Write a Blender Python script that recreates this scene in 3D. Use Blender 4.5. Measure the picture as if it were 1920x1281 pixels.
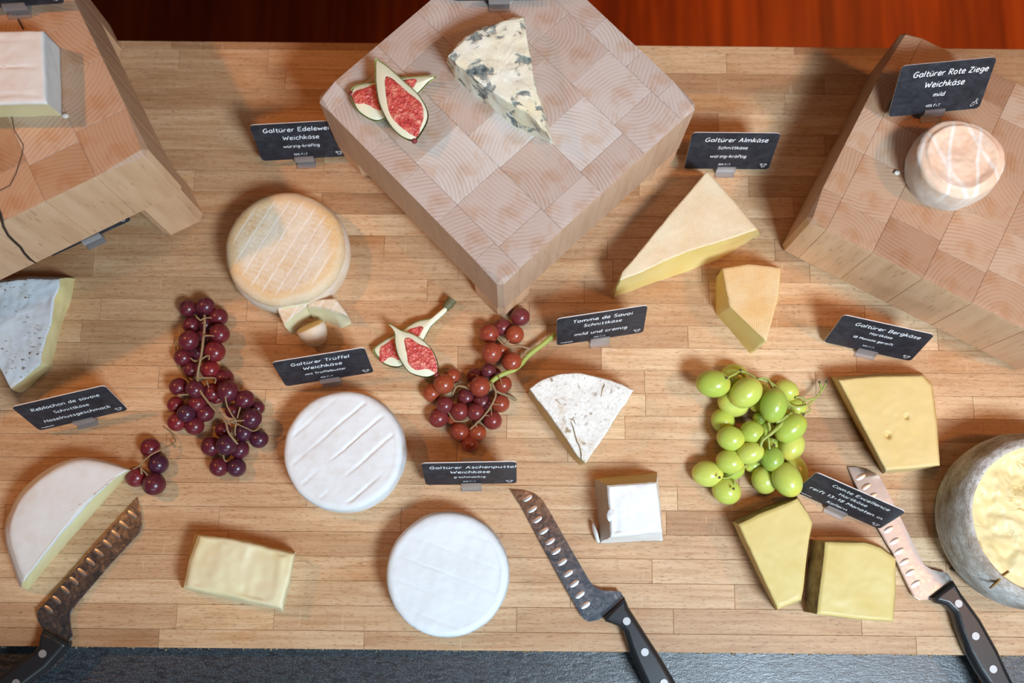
import bpy, bmesh, math, random
from mathutils import Vector, Matrix, noise as mn

# ------------------------------------------------------------------ reset
for o in list(bpy.data.objects):
    bpy.data.objects.remove(o, do_unlink=True)
SC = bpy.context.scene
COL = SC.collection
V = Vector
random.seed(7)

# ------------------------------------------------------------------ camera
CAM_H, FPX, PITCH, ROLL = 0.96, 1867.0, 0.2067, 0.0095
_c, _s = math.cos(PITCH), math.sin(PITCH)
_r0, _u0 = V((1, 0, 0)), V((0, _c, _s))
FWD = V((0, _s, -_c))
RGT = _r0 * math.cos(ROLL) + _u0 * math.sin(ROLL)
UPV = _u0 * math.cos(ROLL) - _r0 * math.sin(ROLL)
EYE = V((0, 0, CAM_H))
cd = bpy.data.cameras.new('camera')
cam = bpy.data.objects.new('camera', cd)
COL.objects.link(cam)
m = Matrix.Identity(4)
for i in range(3):
    m[i][0], m[i][1], m[i][2], m[i][3] = RGT[i], UPV[i], -FWD[i], EYE[i]
cam.matrix_world = m
cd.sensor_width = 36.0
cd.lens = FPX / 1920 * 36.0
cd.clip_start = 0.02
cd.dof.use_dof = True
cd.dof.focus_distance = 0.925
cd.dof.aperture_fstop = 3.2
SC.camera = cam
SC.cycles.transparent_max_bounces = 24

# ------------------------------------------------------------------ world, lights, exposure
SC.view_settings.view_transform = 'Standard'
SC.view_settings.look = 'None'
SC.view_settings.exposure = -0.06
SC.view_settings.gamma = 1.0
SC.view_settings.use_curve_mapping = False
W = bpy.data.worlds.new('world')
SC.world = W
W.use_nodes = True
bg = W.node_tree.nodes['Background']
bg.inputs[0].default_value = (0.55, 0.78, 1.0, 1)
bg.inputs[1].default_value = 0.035


def area(name, loc, target, size, size_y, power, col):
    l = bpy.data.lights.new(name, 'AREA')
    l.shape = 'RECTANGLE'
    l.size, l.size_y, l.energy, l.color = size, size_y, power, col
    o = bpy.data.objects.new(name, l)
    COL.objects.link(o)
    o.location = loc
    o.rotation_euler = (V(target) - V(loc)).to_track_quat('-Z', 'Y').to_euler()
    return o


def spot(name, loc, target, power, col, cone, blend, radius):
    l = bpy.data.lights.new(name, 'SPOT')
    l.energy, l.color, l.spot_size, l.spot_blend, l.shadow_soft_size = power, col, math.radians(cone), blend, radius
    o = bpy.data.objects.new(name, l)
    COL.objects.link(o)
    o.location = loc
    o.rotation_euler = (V(target) - V(loc)).to_track_quat('-Z', 'Y').to_euler()
    return o


COOL = (0.68, 0.86, 1.0)
WARM = (1.0, 0.39, 0.10)
area('key_light', (0.67, -0.62, 1.36), (0.13, 0.28, 0), 0.42, 0.34, 10.3, COOL).data.spread = math.radians(95)
area('front_fill', (-0.15, -1.35, 0.75), (0, 0.2, 0.05), 1.0, 0.5, 5.5, (0.74, 0.90, 1.0))  # added cool fill with no visible source, brightens the front faces
area('blue_reflection_panel', (0.25, -0.2, 2.3), (0.2, -0.2, 0), 0.7, 0.7, 0.22, (0.35, 0.65, 1.0))  # unseen helper light, put in for the bluish reflection on the middle blade
area('pale_reflection_panel', (1.0, 0.12, 1.75), (0.38, 0.05, 0), 0.5, 0.5, 1.0, (1.0, 0.80, 0.72))  # helper light added so the right blade mirrors something bright
spot('warm_lamp', (-1.15, 0.57, 1.5), (-0.40, 0.34, 0), 38, WARM, 40, 1.0, 0.035)
spot('warm_lamp', (1.25, 0.0, 1.5), (0.40, 0.42, 0), 40, WARM, 44, 1.0, 0.08)
spot('warm_lamp', (0.05, 0.62, 1.9), (0.03, 0.22, 0), 14, WARM, 62, 0.9, 0.05)
spot('floor_lamp_glow', (1.1, 1.6, 0.7), (0.75, 1.15, -0.9), 125, WARM, 62, 1.0, 0.06)


# ------------------------------------------------------------------ helpers
def P(u, v, z=0.0):
    """point of the horizontal plane at height z that the photograph shows at pixel (u, v)"""
    d = FWD * FPX + RGT * (u - 960) - UPV * (v - 640.5)
    return EYE + d * ((z - CAM_H) / d.z)


def PX(z=0.0):
    return (CAM_H - z) / FPX / 1.0  # metres per pixel close to the nadir


def tag(o, label=None, cat=None, group=None, kind=None):
    if label: o['label'] = label
    if cat: o['category'] = cat
    if group: o['group'] = group
    if kind: o['kind'] = kind
    return o


def thing(name, loc, label, cat, group=None, rz=0):
    o = bpy.data.objects.new(name, None)
    o.empty_display_size = 0.02
    COL.objects.link(o)
    o.location = loc
    o.rotation_euler.z = rz
    return tag(o, label, cat, group)


def mesh_obj(name, verts, faces, mat, parent=None, origin=None, smooth=False, mats=None, fmat=None):
    """verts in world space unless the parent is turned; origin is taken off them"""
    org = V(origin) if origin is not None else (V(parent.location) if parent else V((0, 0, 0)))
    me = bpy.data.meshes.new(name)
    me.from_pydata([tuple(V(v) - org) for v in verts], [], faces)
    for mm in (mats or [mat]):
        me.materials.append(mm)
    if fmat:
        for p, k in zip(me.polygons, fmat): p.material_index = k
    if smooth:
        me.polygons.foreach_set('use_smooth', [True] * len(me.polygons))
    me.update()
    o = bpy.data.objects.new(name, me)
    COL.objects.link(o)
    if parent:
        o.parent = parent
        if origin is not None: o.location = org - V(parent.location)
    else:
        o.location = org
    return o


def bm_obj(name, bm, mat, parent=None, loc=None, smooth=False):
    bmesh.ops.recalc_face_normals(bm, faces=bm.faces)
    me = bpy.data.meshes.new(name)
    bm.to_mesh(me)
    bm.free()
    me.materials.append(mat)
    if smooth:
        me.polygons.foreach_set('use_smooth', [True] * len(me.polygons))
    o = bpy.data.objects.new(name, me)
    COL.objects.link(o)
    if parent: o.parent = parent
    if loc is not None: o.location = loc
    return o


# ------------------------------------------------------------------ materials
class G:
    def __init__(s, name):
        s.m = bpy.data.materials.new(name)
        s.m.use_nodes = True
        s.t = s.m.node_tree
        s.b = s.t.nodes['Principled BSDF']
        s.co = None

    def n(s, typ, **kw):
        x = s.t.nodes.new(typ)
        for k, v in kw.items(): setattr(x, k, v)
        return x

    def l(s, a, b):
        if isinstance(a, (int, float)):
            b.default_value = a
        elif isinstance(a, (tuple, list)):
            b.default_value = tuple(a) + ((1,) if len(a) == 3 and b.type == 'RGBA' else ())
        else:
            s.t.links.new(a, b)

    def coord(s, scale=(1, 1, 1), kind='Object', offset=None, rot=None):
        tc = s.n('ShaderNodeTexCoord')
        out = tc.outputs[kind]
        if offset is not None:
            va = s.n('ShaderNodeVectorMath', operation='ADD')
            s.l(out, va.inputs[0]); s.l(offset, va.inputs[1])
            out = va.outputs[0]
        mp = s.n('ShaderNodeMapping')
        s.l(out, mp.inputs[0])
        mp.inputs['Scale'].default_value = scale
        if rot: mp.inputs['Rotation'].default_value = rot
        return mp.outputs[0]

    def noise(s, co, scale=1, detail=3, rough=0.55, dist=0):
        x = s.n('ShaderNodeTexNoise')
        s.l(co, x.inputs['Vector'])
        x.inputs['Scale'].default_value = scale
        x.inputs['Detail'].default_value = detail
        x.inputs['Roughness'].default_value = rough
        x.inputs['Distortion'].default_value = dist
        return x.outputs['Fac']

    def vor(s, co, scale=1, feature='F1', rnd=1.0):
        x = s.n('ShaderNodeTexVoronoi', feature=feature)
        s.l(co, x.inputs['Vector'])
        x.inputs['Scale'].default_value = scale
        x.inputs['Randomness'].default_value = rnd
        return x.outputs['Distance']

    def wave(s, co, scale=1, dist=0, direction='X', detail=2, typ='BANDS', prof='SIN', dscale=1):
        x = s.n('ShaderNodeTexWave', wave_type=typ, wave_profile=prof)
        if typ == 'BANDS': x.bands_direction = direction
        else: x.rings_direction = direction
        s.l(co, x.inputs['Vector'])
        x.inputs['Scale'].default_value = scale
        x.inputs['Distortion'].default_value = dist
        x.inputs['Detail'].default_value = detail
        x.inputs['Detail Scale'].default_value = dscale
        return x.outputs['Fac']

    def ramp(s, f, stops, interp='LINEAR'):
        x = s.n('ShaderNodeValToRGB')
        x.color_ramp.interpolation = interp
        e = x.color_ramp.elements
        while len(e) < len(stops): e.new(0.5)
        for k, (p, c) in enumerate(stops):
            e[k].position = p
            e[k].color = (c, c, c, 1) if isinstance(c, (int, float)) else tuple(c) + (1,)
        s.l(f, x.inputs[0])
        return x.outputs[0]

    def mix(s, f, a, b, blend='MIX'):
        x = s.n('ShaderNodeMix', data_type='RGBA', blend_type=blend)
        s.l(f, x.inputs[0]); s.l(a, x.inputs[6]); s.l(b, x.inputs[7])
        return x.outputs[2]

    def math(s, op, a, b=0.0, c=None):
        x = s.n('ShaderNodeMath', operation=op)
        s.l(a, x.inputs[0]); s.l(b, x.inputs[1])
        if c is not None: s.l(c, x.inputs[2])
        return x.outputs[0]

    def attr(s, name):
        return s.n('ShaderNodeAttribute', attribute_type='OBJECT', attribute_name=name)

    def rnd(s):
        return s.n('ShaderNodeObjectInfo').outputs['Random']

    def bump(s, h, strength=0.3, dist=0.001):
        x = s.n('ShaderNodeBump')
        x.inputs['Strength'].default_value = strength
        x.inputs['Distance'].default_value = dist
        s.l(h, x.inputs['Height'])
        s.l(x.outputs[0], s.b.inputs['Normal'])

    def done(s, col, rough=0.5, **kw):
        s.l(col, s.b.inputs['Base Color'])
        s.l(rough, s.b.inputs['Roughness'])
        for k, v in kw.items():
            s.l(v, s.b.inputs[k.replace('_', ' ')])
        return s.m


def plain(name, col, rough=0.5, **kw):
    return G(name).done(col, rough, **kw)


def m_beech():
    g = G('beech_stave')
    r = g.rnd()
    off = g.n('ShaderNodeCombineXYZ')
    g.l(g.math('MULTIPLY', r, 31.7), off.inputs[0]); g.l(g.math('MULTIPLY', r, 17.3), off.inputs[1]); g.l(g.math('MULTIPLY', r, 5.1), off.inputs[2])
    c1 = g.coord((5, 60, 60), offset=off.outputs[0])
    c2 = g.coord((170, 1150, 400), offset=off.outputs[0])
    c5 = g.coord((16, 300, 200), offset=off.outputs[0])
    c3 = g.coord((9, 22, 22), offset=off.outputs[0])
    streak = g.noise(c1, 1, 4, 0.6, 0.6)
    fleck = g.noise(c2, 1, 2, 0.5, 0.2)
    stain = g.noise(c3, 1, 3, 0.6)
    fine = g.noise(c5, 1, 3, 0.6, 0.3)
    tone = g.attr('tone').outputs['Fac']
    base = g.ramp(tone, [(0.0, (0.40, 0.225, 0.115)), (0.3, (0.53, 0.325, 0.178)), (0.65, (0.65, 0.43, 0.252)), (1.0, (0.76, 0.55, 0.345))])
    base = g.mix(g.ramp(streak, [(0.32, 0.6), (0.62, 0.0)]), base, g.mix(1.0, base, (0.78, 0.68, 0.58), 'MULTIPLY'))
    base = g.mix(g.ramp(stain, [(0.58, 0.0), (0.72, 0.55)]), base, g.mix(1.0, base, (0.88, 0.66, 0.42), 'MULTIPLY'))
    base = g.mix(g.ramp(fleck, [(0.58, 0.0), (0.68, 0.75)]), base, g.mix(1.0, base, (0.55, 0.42, 0.33), 'MULTIPLY'))
    base = g.mix(g.ramp(fine, [(0.35, 0.85), (0.6, 0.0)]), base, g.mix(1.0, base, (0.80, 0.70, 0.60), 'MULTIPLY'))
    # knife scratches
    c4 = g.coord((70, 6, 6), rot=(0, 0, 0.9), offset=off.outputs[0])
    scr = g.noise(c4, 6, 1, 0.4)
    base = g.mix(g.ramp(scr, [(0.72, 0.0), (0.76, 0.22)]), base, (0.8, 0.62, 0.42))
    g.bump(g.math('ADD', g.math('MULTIPLY', fleck, -0.6), streak), 0.12, 0.0006)
    return g.done(base, 0.5, Specular_IOR_Level=0.5)


def m_endgrain():
    g = G('end_grain_beech')
    px, py = g.attr('pith_x').outputs['Fac'], g.attr('pith_y').outputs['Fac']
    off = g.n('ShaderNodeCombineXYZ')
    g.l(px, off.inputs[0]); g.l(py, off.inputs[1])
    tc = g.n('ShaderNodeTexCoord')
    va = g.n('ShaderNodeVectorMath', operation='ADD')
    g.l(tc.outputs['Object'], va.inputs[0]); g.l(off.outputs[0], va.inputs[1])
    sx = g.n('ShaderNodeSeparateXYZ')
    g.l(va.outputs[0], sx.inputs[0])
    wob = g.noise(va.outputs[0], 14, 2)
    d = g.math('SQRT', g.math('ADD', g.math('POWER', sx.outputs[0], 2.0), g.math('POWER', sx.outputs[1], 2.0)))
    d = g.math('ADD', d, g.math('MULTIPLY', wob, 0.012))
    dv = g.n('ShaderNodeCombineXYZ')
    g.l(d, dv.inputs[0])
    rings = g.math('FRACT', g.math('MULTIPLY', d, 270.0))
    tone = g.attr('tone').outputs['Fac']
    base = g.mix(g.attr('dry').outputs['Fac'], g.ramp(tone, [(0, (0.36, 0.205, 0.120)), (0.4, (0.46, 0.285, 0.178)), (0.75, (0.51, 0.335, 0.222)), (1, (0.56, 0.405, 0.295))]),
                 g.ramp(tone, [(0, (0.45, 0.35, 0.295)), (0.4, (0.53, 0.43, 0.375)), (0.75, (0.56, 0.475, 0.43)), (1, (0.61, 0.56, 0.525))]))
    ringm = g.ramp(rings, [(0.0, 0.0), (0.55, 0.12), (0.88, 0.75), (0.97, 0.85), (1.0, 0.0)])
    amt = g.math('MULTIPLY', ringm, g.ramp(g.noise(va.outputs[0], 30, 2), [(0.35, 0.1), (0.65, 0.85)]))
    base = g.mix(amt, base, g.mix(1.0, base, (0.68, 0.5, 0.40), 'MULTIPLY'))
    st = g.noise(tc.outputs['Object'], 38, 3)
    base = g.mix(g.ramp(st, [(0.52, 0.0), (0.66, 0.55)]), base, g.mix(1.0, base, (0.85, 0.62, 0.42), 'MULTIPLY'))
    # side faces show the long grain: warmer and lighter, streaked upright
    geo = g.n('ShaderNodeTexCoord')
    sn = g.n('ShaderNodeSeparateXYZ')
    g.l(geo.outputs['Normal'], sn.inputs[0])
    side = g.ramp(sn.outputs[2], [(0.35, 1.0), (0.6, 0.0)])
    mp = g.coord((60, 60, 7))
    lg = g.noise(mp, 1, 3, 0.6)
    flk = g.noise(g.coord((420, 420, 50)), 1, 1)
    sidec = g.ramp(lg, [(0.25, (0.60, 0.345, 0.19)), (0.5, (0.72, 0.445, 0.262)), (0.75, (0.78, 0.525, 0.335))])
    sidec = g.mix(g.ramp(flk, [(0.66, 0.0), (0.72, 0.45)]), sidec, (0.35, 0.19, 0.10))
    sidec = g.mix(g.attr('dry').outputs['Fac'], sidec, g.mix(1.0, sidec, (0.80, 0.86, 0.98), 'MULTIPLY'))
    base = g.mix(side, base, sidec)
    g.bump(ringm, 0.05, 0.0005)
    return g.done(base, 0.5, Specular_IOR_Level=0.45)


def m_floor():
    g = G('red_brown_floorboard')
    r = g.rnd()
    off = g.n('ShaderNodeCombineXYZ')
    g.l(g.math('MULTIPLY', r, 13.0), off.inputs[0]); g.l(g.math('MULTIPLY', r, 7.0), off.inputs[1])
    c = g.coord((30, 1.6, 4), offset=off.outputs[0])
    n = g.noise(c, 1, 4, 0.6, 0.8)
    tone = g.attr('tone').outputs['Fac']
    a = g.ramp(n, [(0.25, (0.12, 0.019, 0.003)), (0.5, (0.25, 0.046, 0.006)), (0.75, (0.36, 0.085, 0.011))])
    a = g.mix(tone, g.mix(1.0, a, (0.5, 0.4, 0.35), 'MULTIPLY'), a)
    return g.done(a, 0.5, Specular_IOR_Level=0.12)


def m_granite():
    g = G('dark_granite')
    c = g.coord((1, 1, 1))
    n1 = g.noise(c, 900, 2, 0.6)
    n2 = g.noise(g.coord((90, 260, 1)), 1, 4, 0.65, 1.0)
    n3 = g.noise(c, 14, 3)
    col = g.ramp(n1, [(0.3, (0.018, 0.021, 0.026)), (0.55, (0.05, 0.058, 0.068)), (0.72, (0.15, 0.165, 0.18))])
    col = g.mix(g.ramp(n2, [(0.40, 0.75), (0.5, 0.0)]), col, (0.015, 0.016, 0.019))
    g.bump(g.math('ADD', n2, g.math('MULTIPLY', n1, 0.4)), 0.35, 0.0012)
    return g.done(col, g.ramp(n3, [(0.3, 0.28), (0.7, 0.36)]), Specular_IOR_Level=0.75)


def m_slate():
    g = G('printed_slate')
    c = g.coord((1, 2.2, 1))
    n = g.noise(c, 70, 5, 0.6, 1.2)
    n2 = g.noise(g.coord((1, 3.5, 1)), 55, 3, 0.6, 2.5)
    col = g.ramp(n, [(0.3, (0.016, 0.017, 0.022)), (0.55, (0.034, 0.036, 0.045)), (0.8, (0.056, 0.059, 0.070))])
    crack = g.ramp(g.math('ABSOLUTE', g.math('SUBTRACT', n2, 0.5)), [(0.0, 0.75), (0.02, 0.0)])
    gate = g.ramp(g.noise(c, 30, 1), [(0.52, 0.0), (0.6, 1.0)])
    col = g.mix(g.math('MULTIPLY', crack, gate), col, (0.012, 0.012, 0.016))
    return g.done(col, 0.5, Specular_IOR_Level=0.25)


def m_acrylic():
    g = G('clear_acrylic')
    t = g.n('ShaderNodeBsdfTransparent')
    t.inputs[0].default_value = (0.97, 0.97, 0.98, 1)
    gl = g.n('ShaderNodeBsdfGlossy')
    gl.inputs['Roughness'].default_value = 0.22
    df = g.n('ShaderNodeBsdfTranslucent')
    df.inputs[0].default_value = (0.95, 0.93, 0.93, 1)
    d2 = g.n('ShaderNodeBsdfDiffuse')
    d2.inputs[0].default_value = (0.92, 0.9, 0.9, 1)
    m0 = g.n('ShaderNodeMixShader')
    g.l(0.5, m0.inputs[0]); g.l(df.outputs[0], m0.inputs[1]); g.l(d2.outputs[0], m0.inputs[2])
    m1 = g.n('ShaderNodeMixShader')
    g.l(0.34, m1.inputs[0]); g.l(t.outputs[0], m1.inputs[1]); g.l(m0.outputs[0], m1.inputs[2])
    fr = g.n('ShaderNodeFresnel')
    fr.inputs[0].default_value = 1.5
    mx = g.n('ShaderNodeMixShader')
    g.l(g.math('ADD', fr.outputs[0], 0.04), mx.inputs[0]); g.l(m1.outputs[0], mx.inputs[1]); g.l(gl.outputs[0], mx.inputs[2])
    g.l(mx.outputs[0], g.t.nodes['Material Output'].inputs[0])
    return g.m


def m_steel():
    g = G('brushed_steel')
    c = g.coord((1, 1, 1))
    n = g.noise(c, 120, 4, 0.6, 1.5)
    sp = g.vor(c, 95)
    sc = g.noise(g.coord((900, 60, 60), rot=(0, 0, 1.1)), 1, 2)
    rg = g.ramp(n, [(0.35, 0.16), (0.6, 0.22), (0.8, 0.30)])
    col = g.ramp(n, [(0.3, (0.60, 0.60, 0.61)), (0.7, (0.74, 0.74, 0.75))])
    col = g.mix(g.ramp(sp, [(0.04, 0.35), (0.09, 0.0)]), col, (0.85, 0.86, 0.88))
    g.bump(sc, 0.02, 0.0002)
    return g.done(col, rg, Metallic=1.0)


def m_bloomy(name, base=(0.80, 0.82, 0.83), tint=(0.70, 0.66, 0.60), specks=None, crease=0.0):
    g = G(name)
    c = g.coord()
    n = g.noise(c, 60, 4, 0.6)
    f = g.noise(c, 420, 3, 0.6)
    col = g.mix(g.ramp(n, [(0.45, 0.0), (0.75, 0.5)]), base, tint)
    if specks:
        s1 = g.noise(g.coord((1, 1.8, 1)), 210, 2, 0.55)
        area_ = g.noise(c, 28, 2)
        mask = g.math('MULTIPLY', g.ramp(s1, [(0.60, 0.0), (0.68, 1.0)]), g.ramp(area_, [(0.46, 0.0), (0.58, 1.0)]))
        col = g.mix(mask, col, specks)
    g.bump(g.math('ADD', g.math('MULTIPLY', f, 0.4), n), 0.35, 0.0012)
    return g.done(col, 0.8, Specular_IOR_Level=0.15, Subsurface_Weight=0.0, Subsurface_Radius=(0.004, 0.003, 0.002), Subsurface_Scale=1.0)


def m_paste(name, a, b, rough=0.45, holes=False, sss=0.0, veins=False):
    g = G(name)
    c = g.coord()
    n = g.noise(c, 26, 3)
    f = g.noise(c, 240, 3)
    col = g.mix(g.ramp(n, [(0.3, 0.0), (0.7, 1.0)]), a, b)
    h = g.math('ADD', g.math('MULTIPLY', f, 0.35), n)
    if veins:
        vn = g.math('ABSOLUTE', g.math('SUBTRACT', g.noise(g.coord(), 30, 3, 0.55, 0.6), 0.5))
        vk = g.math('MULTIPLY', g.ramp(vn, [(0.0, 0.85), (0.014, 0.0)]), g.ramp(g.noise(g.coord(), 14, 1), [(0.46, 0.0), (0.56, 1.0)]))
        col = g.mix(vk, col, (0.50, 0.29, 0.05))
        h = g.math('SUBTRACT', h, g.math('MULTIPLY', vk, 2.0))
    if holes:
        v = g.vor(c, 75)
        k = g.ramp(v, [(0.06, 1.0), (0.11, 0.0)])
        col = g.mix(g.math('MULTIPLY', k, 0.5), col, tuple(x * 0.55 for x in b))
        h = g.math('SUBTRACT', h, k)
    g.bump(h, 0.22, 0.001)
    return g.done(col, rough, Specular_IOR_Level=0.3, Subsurface_Weight=sss, Subsurface_Radius=(0.006, 0.004, 0.0015), Subsurface_Scale=1.0)


def m_washed():
    g = G('washed_rind')
    c = g.coord()
    n = g.noise(c, 24, 4, 0.6)
    f = g.noise(c, 300, 3, 0.7)
    col = g.ramp(n, [(0.28, (0.70, 0.46, 0.22)), (0.40, (0.74, 0.57, 0.36)), (0.55, (0.77, 0.66, 0.50)), (0.75, (0.72, 0.67, 0.56))])
    col = g.mix(g.ramp(f, [(0.45, 0.0), (0.65, 0.5)]), col, (0.82, 0.78, 0.68))
    l1 = g.wave(g.coord(rot=(0, 0, 0.50)), 25, 0.6, 'X', 2, dscale=3)
    l2 = g.wave(g.coord(rot=(0, 0, 0.42)), 62, 0.8, 'Y', 2, dscale=3)
    k = g.math('MAXIMUM', g.ramp(l1, [(0.90, 0.0), (0.99, 0.6)]), g.ramp(l2, [(0.85, 0.0), (1.0, 0.3)]))
    sx = g.n('ShaderNodeSeparateXYZ')
    g.l(c, sx.inputs[0])
    rad = g.math('SQRT', g.math('ADD', g.math('POWER', sx.outputs[0], 2.0), g.math('POWER', sx.outputs[1], 2.0)))
    rad = g.math('ADD', rad, g.math('MULTIPLY', n, 0.010))
    ringk = g.ramp(rad, [(0.046, 0.0), (0.0525, 0.75), (0.058, 0.35)])
    k = g.math('MULTIPLY', k, g.ramp(rad, [(0.050, 1.0), (0.055, 0.0)]))
    col = g.mix(ringk, col, (0.74, 0.46, 0.17))
    col = g.mix(k, col, (0.86, 0.82, 0.75))
    g.bump(g.math('SUBTRACT', g.math('ADD', n, g.math('MULTIPLY', f, 0.5)), g.math('MULTIPLY', k, 0.6)), 0.35, 0.0012)
    return g.done(col, 0.6, Specular_IOR_Level=0.25)


def m_washed_side():
    g = G('pale_washed_rind_side')
    n = g.noise(g.coord(), 40, 4, 0.6)
    f = g.noise(g.coord((1, 1, 2.2)), 160, 3, 0.6)
    col = g.ramp(n, [(0.3, (0.76, 0.56, 0.36)), (0.5, (0.80, 0.68, 0.54)), (0.7, (0.80, 0.72, 0.62))])
    col = g.mix(g.ramp(f, [(0.5, 0.0), (0.7, 0.35)]), col, (0.72, 0.52, 0.36))
    g.bump(g.math('ADD', n, f), 0.25, 0.001)
    return g.done(col, 0.6, Specular_IOR_Level=0.2)


def m_goat():
    g = G('peach_goat_rind')
    c = g.coord()
    n = g.noise(c, 45, 4, 0.6)
    f = g.noise(c, 260, 3, 0.7)
    sx = g.n('ShaderNodeSeparateXYZ')
    g.l(c, sx.inputs[0])
    up = g.ramp(sx.outputs[2], [(0.012, 0.0), (0.036, 1.0)])
    top = g.ramp(n, [(0.3, (0.80, 0.50, 0.33)), (0.55, (0.82, 0.61, 0.46)), (0.75, (0.84, 0.73, 0.63))])
    low = g.ramp(n, [(0.3, (0.62, 0.52, 0.44)), (0.55, (0.74, 0.66, 0.58)), (0.75, (0.80, 0.76, 0.72))])
    col = g.mix(up, low, top)
    l1 = g.wave(g.coord(rot=(0, 0, 0.16)), 12.5, 1.2, 'X', 2, dscale=2)
    k = g.math('MULTIPLY', g.ramp(l1, [(0.93, 0.0), (0.99, 0.75)]), up)
    l3 = g.wave(g.coord(rot=(0, 0, -0.45)), 9.0, 1.0, 'X', 2, dscale=2)
    k = g.math('MAXIMUM', k, g.math('MULTIPLY', g.ramp(l3, [(0.95, 0.0), (0.995, 0.6)]), up))
    col = g.mix(k, col, (0.87, 0.82, 0.76))
    g.bump(g.math('ADD', n, g.math('MULTIPLY', f, 0.5)), 0.35, 0.0012)
    return g.done(col, 0.65, Specular_IOR_Level=0.2)


def m_tomme():
    g = G('mottled_tomme_rind')
    c = g.coord()
    n = g.noise(c, 36, 4, 0.65)
    f = g.noise(c, 330, 3, 0.7)
    s = g.noise(c, 150, 3, 0.6)
    col = g.ramp(f, [(0.26, (0.56, 0.51, 0.43)), (0.42, (0.76, 0.74, 0.68)), (0.6, (0.83, 0.82, 0.78))])
    col = g.mix(g.ramp(n, [(0.55, 0.0), (0.68, 0.7)]), col, (0.62, 0.44, 0.24))
    col = g.mix(g.math('MULTIPLY', g.ramp(s, [(0.60, 0.0), (0.67, 0.8)]), g.ramp(n, [(0.42, 0.0), (0.56, 1.0)])), col, (0.26, 0.17, 0.09))
    g.bump(g.math('ADD', f, n), 0.5, 0.0015)
    return g.done(col, 0.8, Specular_IOR_Level=0.15)


def m_grey_rind():
    g = G('grey_natural_rind')
    n = g.noise(g.coord((1, 1, 2)), 34, 5, 0.65)
    f = g.noise(g.coord((1, 1, 3)), 260, 4, 0.7)
    col = g.ramp(n, [(0.30, (0.30, 0.21, 0.14)), (0.44, (0.50, 0.44, 0.38)), (0.58, (0.66, 0.63, 0.60)), (0.75, (0.76, 0.75, 0.73))])
    col = g.mix(g.ramp(f, [(0.48, 0.0), (0.62, 0.75)]), col, (0.34, 0.28, 0.23))
    g.bump(g.math('ADD', n, f), 0.6, 0.002)
    return g.done(col, 0.85, Specular_IOR_Level=0.1)


def m_bark(name='brown_bark_rind'):
    g = G(name)
    n = g.noise(g.coord((1, 1, 1.0)), 60, 5, 0.7)
    f = g.noise(g.coord(), 300, 3, 0.7)
    col = g.ramp(n, [(0.3, (0.13, 0.085, 0.045)), (0.5, (0.31, 0.22, 0.12)), (0.72, (0.48, 0.38, 0.24))])
    col = g.mix(g.ramp(f, [(0.5, 0.0), (0.7, 0.4)]), col, (0.42, 0.34, 0.22))
    g.bump(g.math('ADD', n, f), 0.7, 0.0015)
    return g.done(col, 0.8, Specular_IOR_Level=0.15)


def m_cloth_rind(name, a, b, rot):
    g = G(name)
    w1 = g.wave(g.coord(rot=(0, 0, rot)), 170, 0.4, 'X', 1)
    w2 = g.wave(g.coord(rot=(0, 0, rot)), 170, 0.4, 'Y', 1)
    k = g.math('MULTIPLY', w1, w2)
    n = g.noise(g.coord(), 30, 4, 0.6)
    col = g.mix(g.ramp(n, [(0.35, 0.0), (0.65, 1.0)]), a, b)
    fade = g.ramp(g.noise(g.coord(), 22, 2), [(0.38, 0.25), (0.6, 0.95)])
    col = g.mix(g.math('MULTIPLY', g.ramp(k, [(0.35, 0.0), (0.7, 1.0)]), fade), col, (0.86, 0.78, 0.62))
    g.bump(k, 0.4, 0.0008)
    return g.done(col, 0.65, Specular_IOR_Level=0.25)


def m_blue(name='blue_veined_paste'):
    g = G(name)
    c = g.coord()
    n = g.noise(c, 70, 3, 0.55, 0.5)
    n2 = g.noise(c, 26, 2)
    f = g.noise(c, 240, 3)
    cream = g.mix(g.ramp(n2, [(0.35, 0.0), (0.65, 1.0)]), (0.83, 0.83, 0.72), (0.84, 0.78, 0.55))
    k = g.ramp(n, [(0.545, 0.0), (0.60, 0.8), (0.68, 1.0)])
    blue = g.ramp(f, [(0.35, (0.05, 0.08, 0.10)), (0.65, (0.26, 0.33, 0.32))])
    col = g.mix(k, cream, blue)
    g.bump(g.math('SUBTRACT', g.math('MULTIPLY', f, 0.5), k), 0.45, 0.0018)
    return g.done(col, 0.5, Specular_IOR_Level=0.3)


def m_grape(name, c0, c1, c2, bloom, sss):
    g = G(name)
    tone = g.attr('tone').outputs['Fac']
    c = g.coord()
    n = g.noise(c, 90, 3, 0.6)
    f = g.noise(c, 420, 2, 0.6)
    col = g.ramp(tone, [(0, c0), (0.5, c1), (1, c2)])
    col = g.mix(g.ramp(n, [(0.45, 0.0), (0.72, 0.4)]), col, bloom)
    lw = g.n('ShaderNodeTexCoord')
    sz = g.n('ShaderNodeSeparateXYZ')
    g.l(lw.outputs['Generated'], sz.inputs[0])
    col = g.mix(g.ramp(g.math('ABSOLUTE', g.math('SUBTRACT', sz.outputs[0], 0.5)), [(0.30, 0.0), (0.5, 0.45)]), col, g.mix(1.0, col, (1.5, 1.0, 0.6), 'MULTIPLY'))
    col = g.mix(g.ramp(f, [(0.70, 0.0), (0.74, 0.45)]), col, (0.5, 0.36, 0.22))
    return g.done(col, g.ramp(n, [(0.3, 0.17), (0.7, 0.36)]), Specular_IOR_Level=0.5,
                  Subsurface_Weight=sss, Subsurface_Radius=(0.004, 0.003, 0.0015) if sss > .3 else (0.004, 0.001, 0.001), Subsurface_Scale=1.0)


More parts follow.
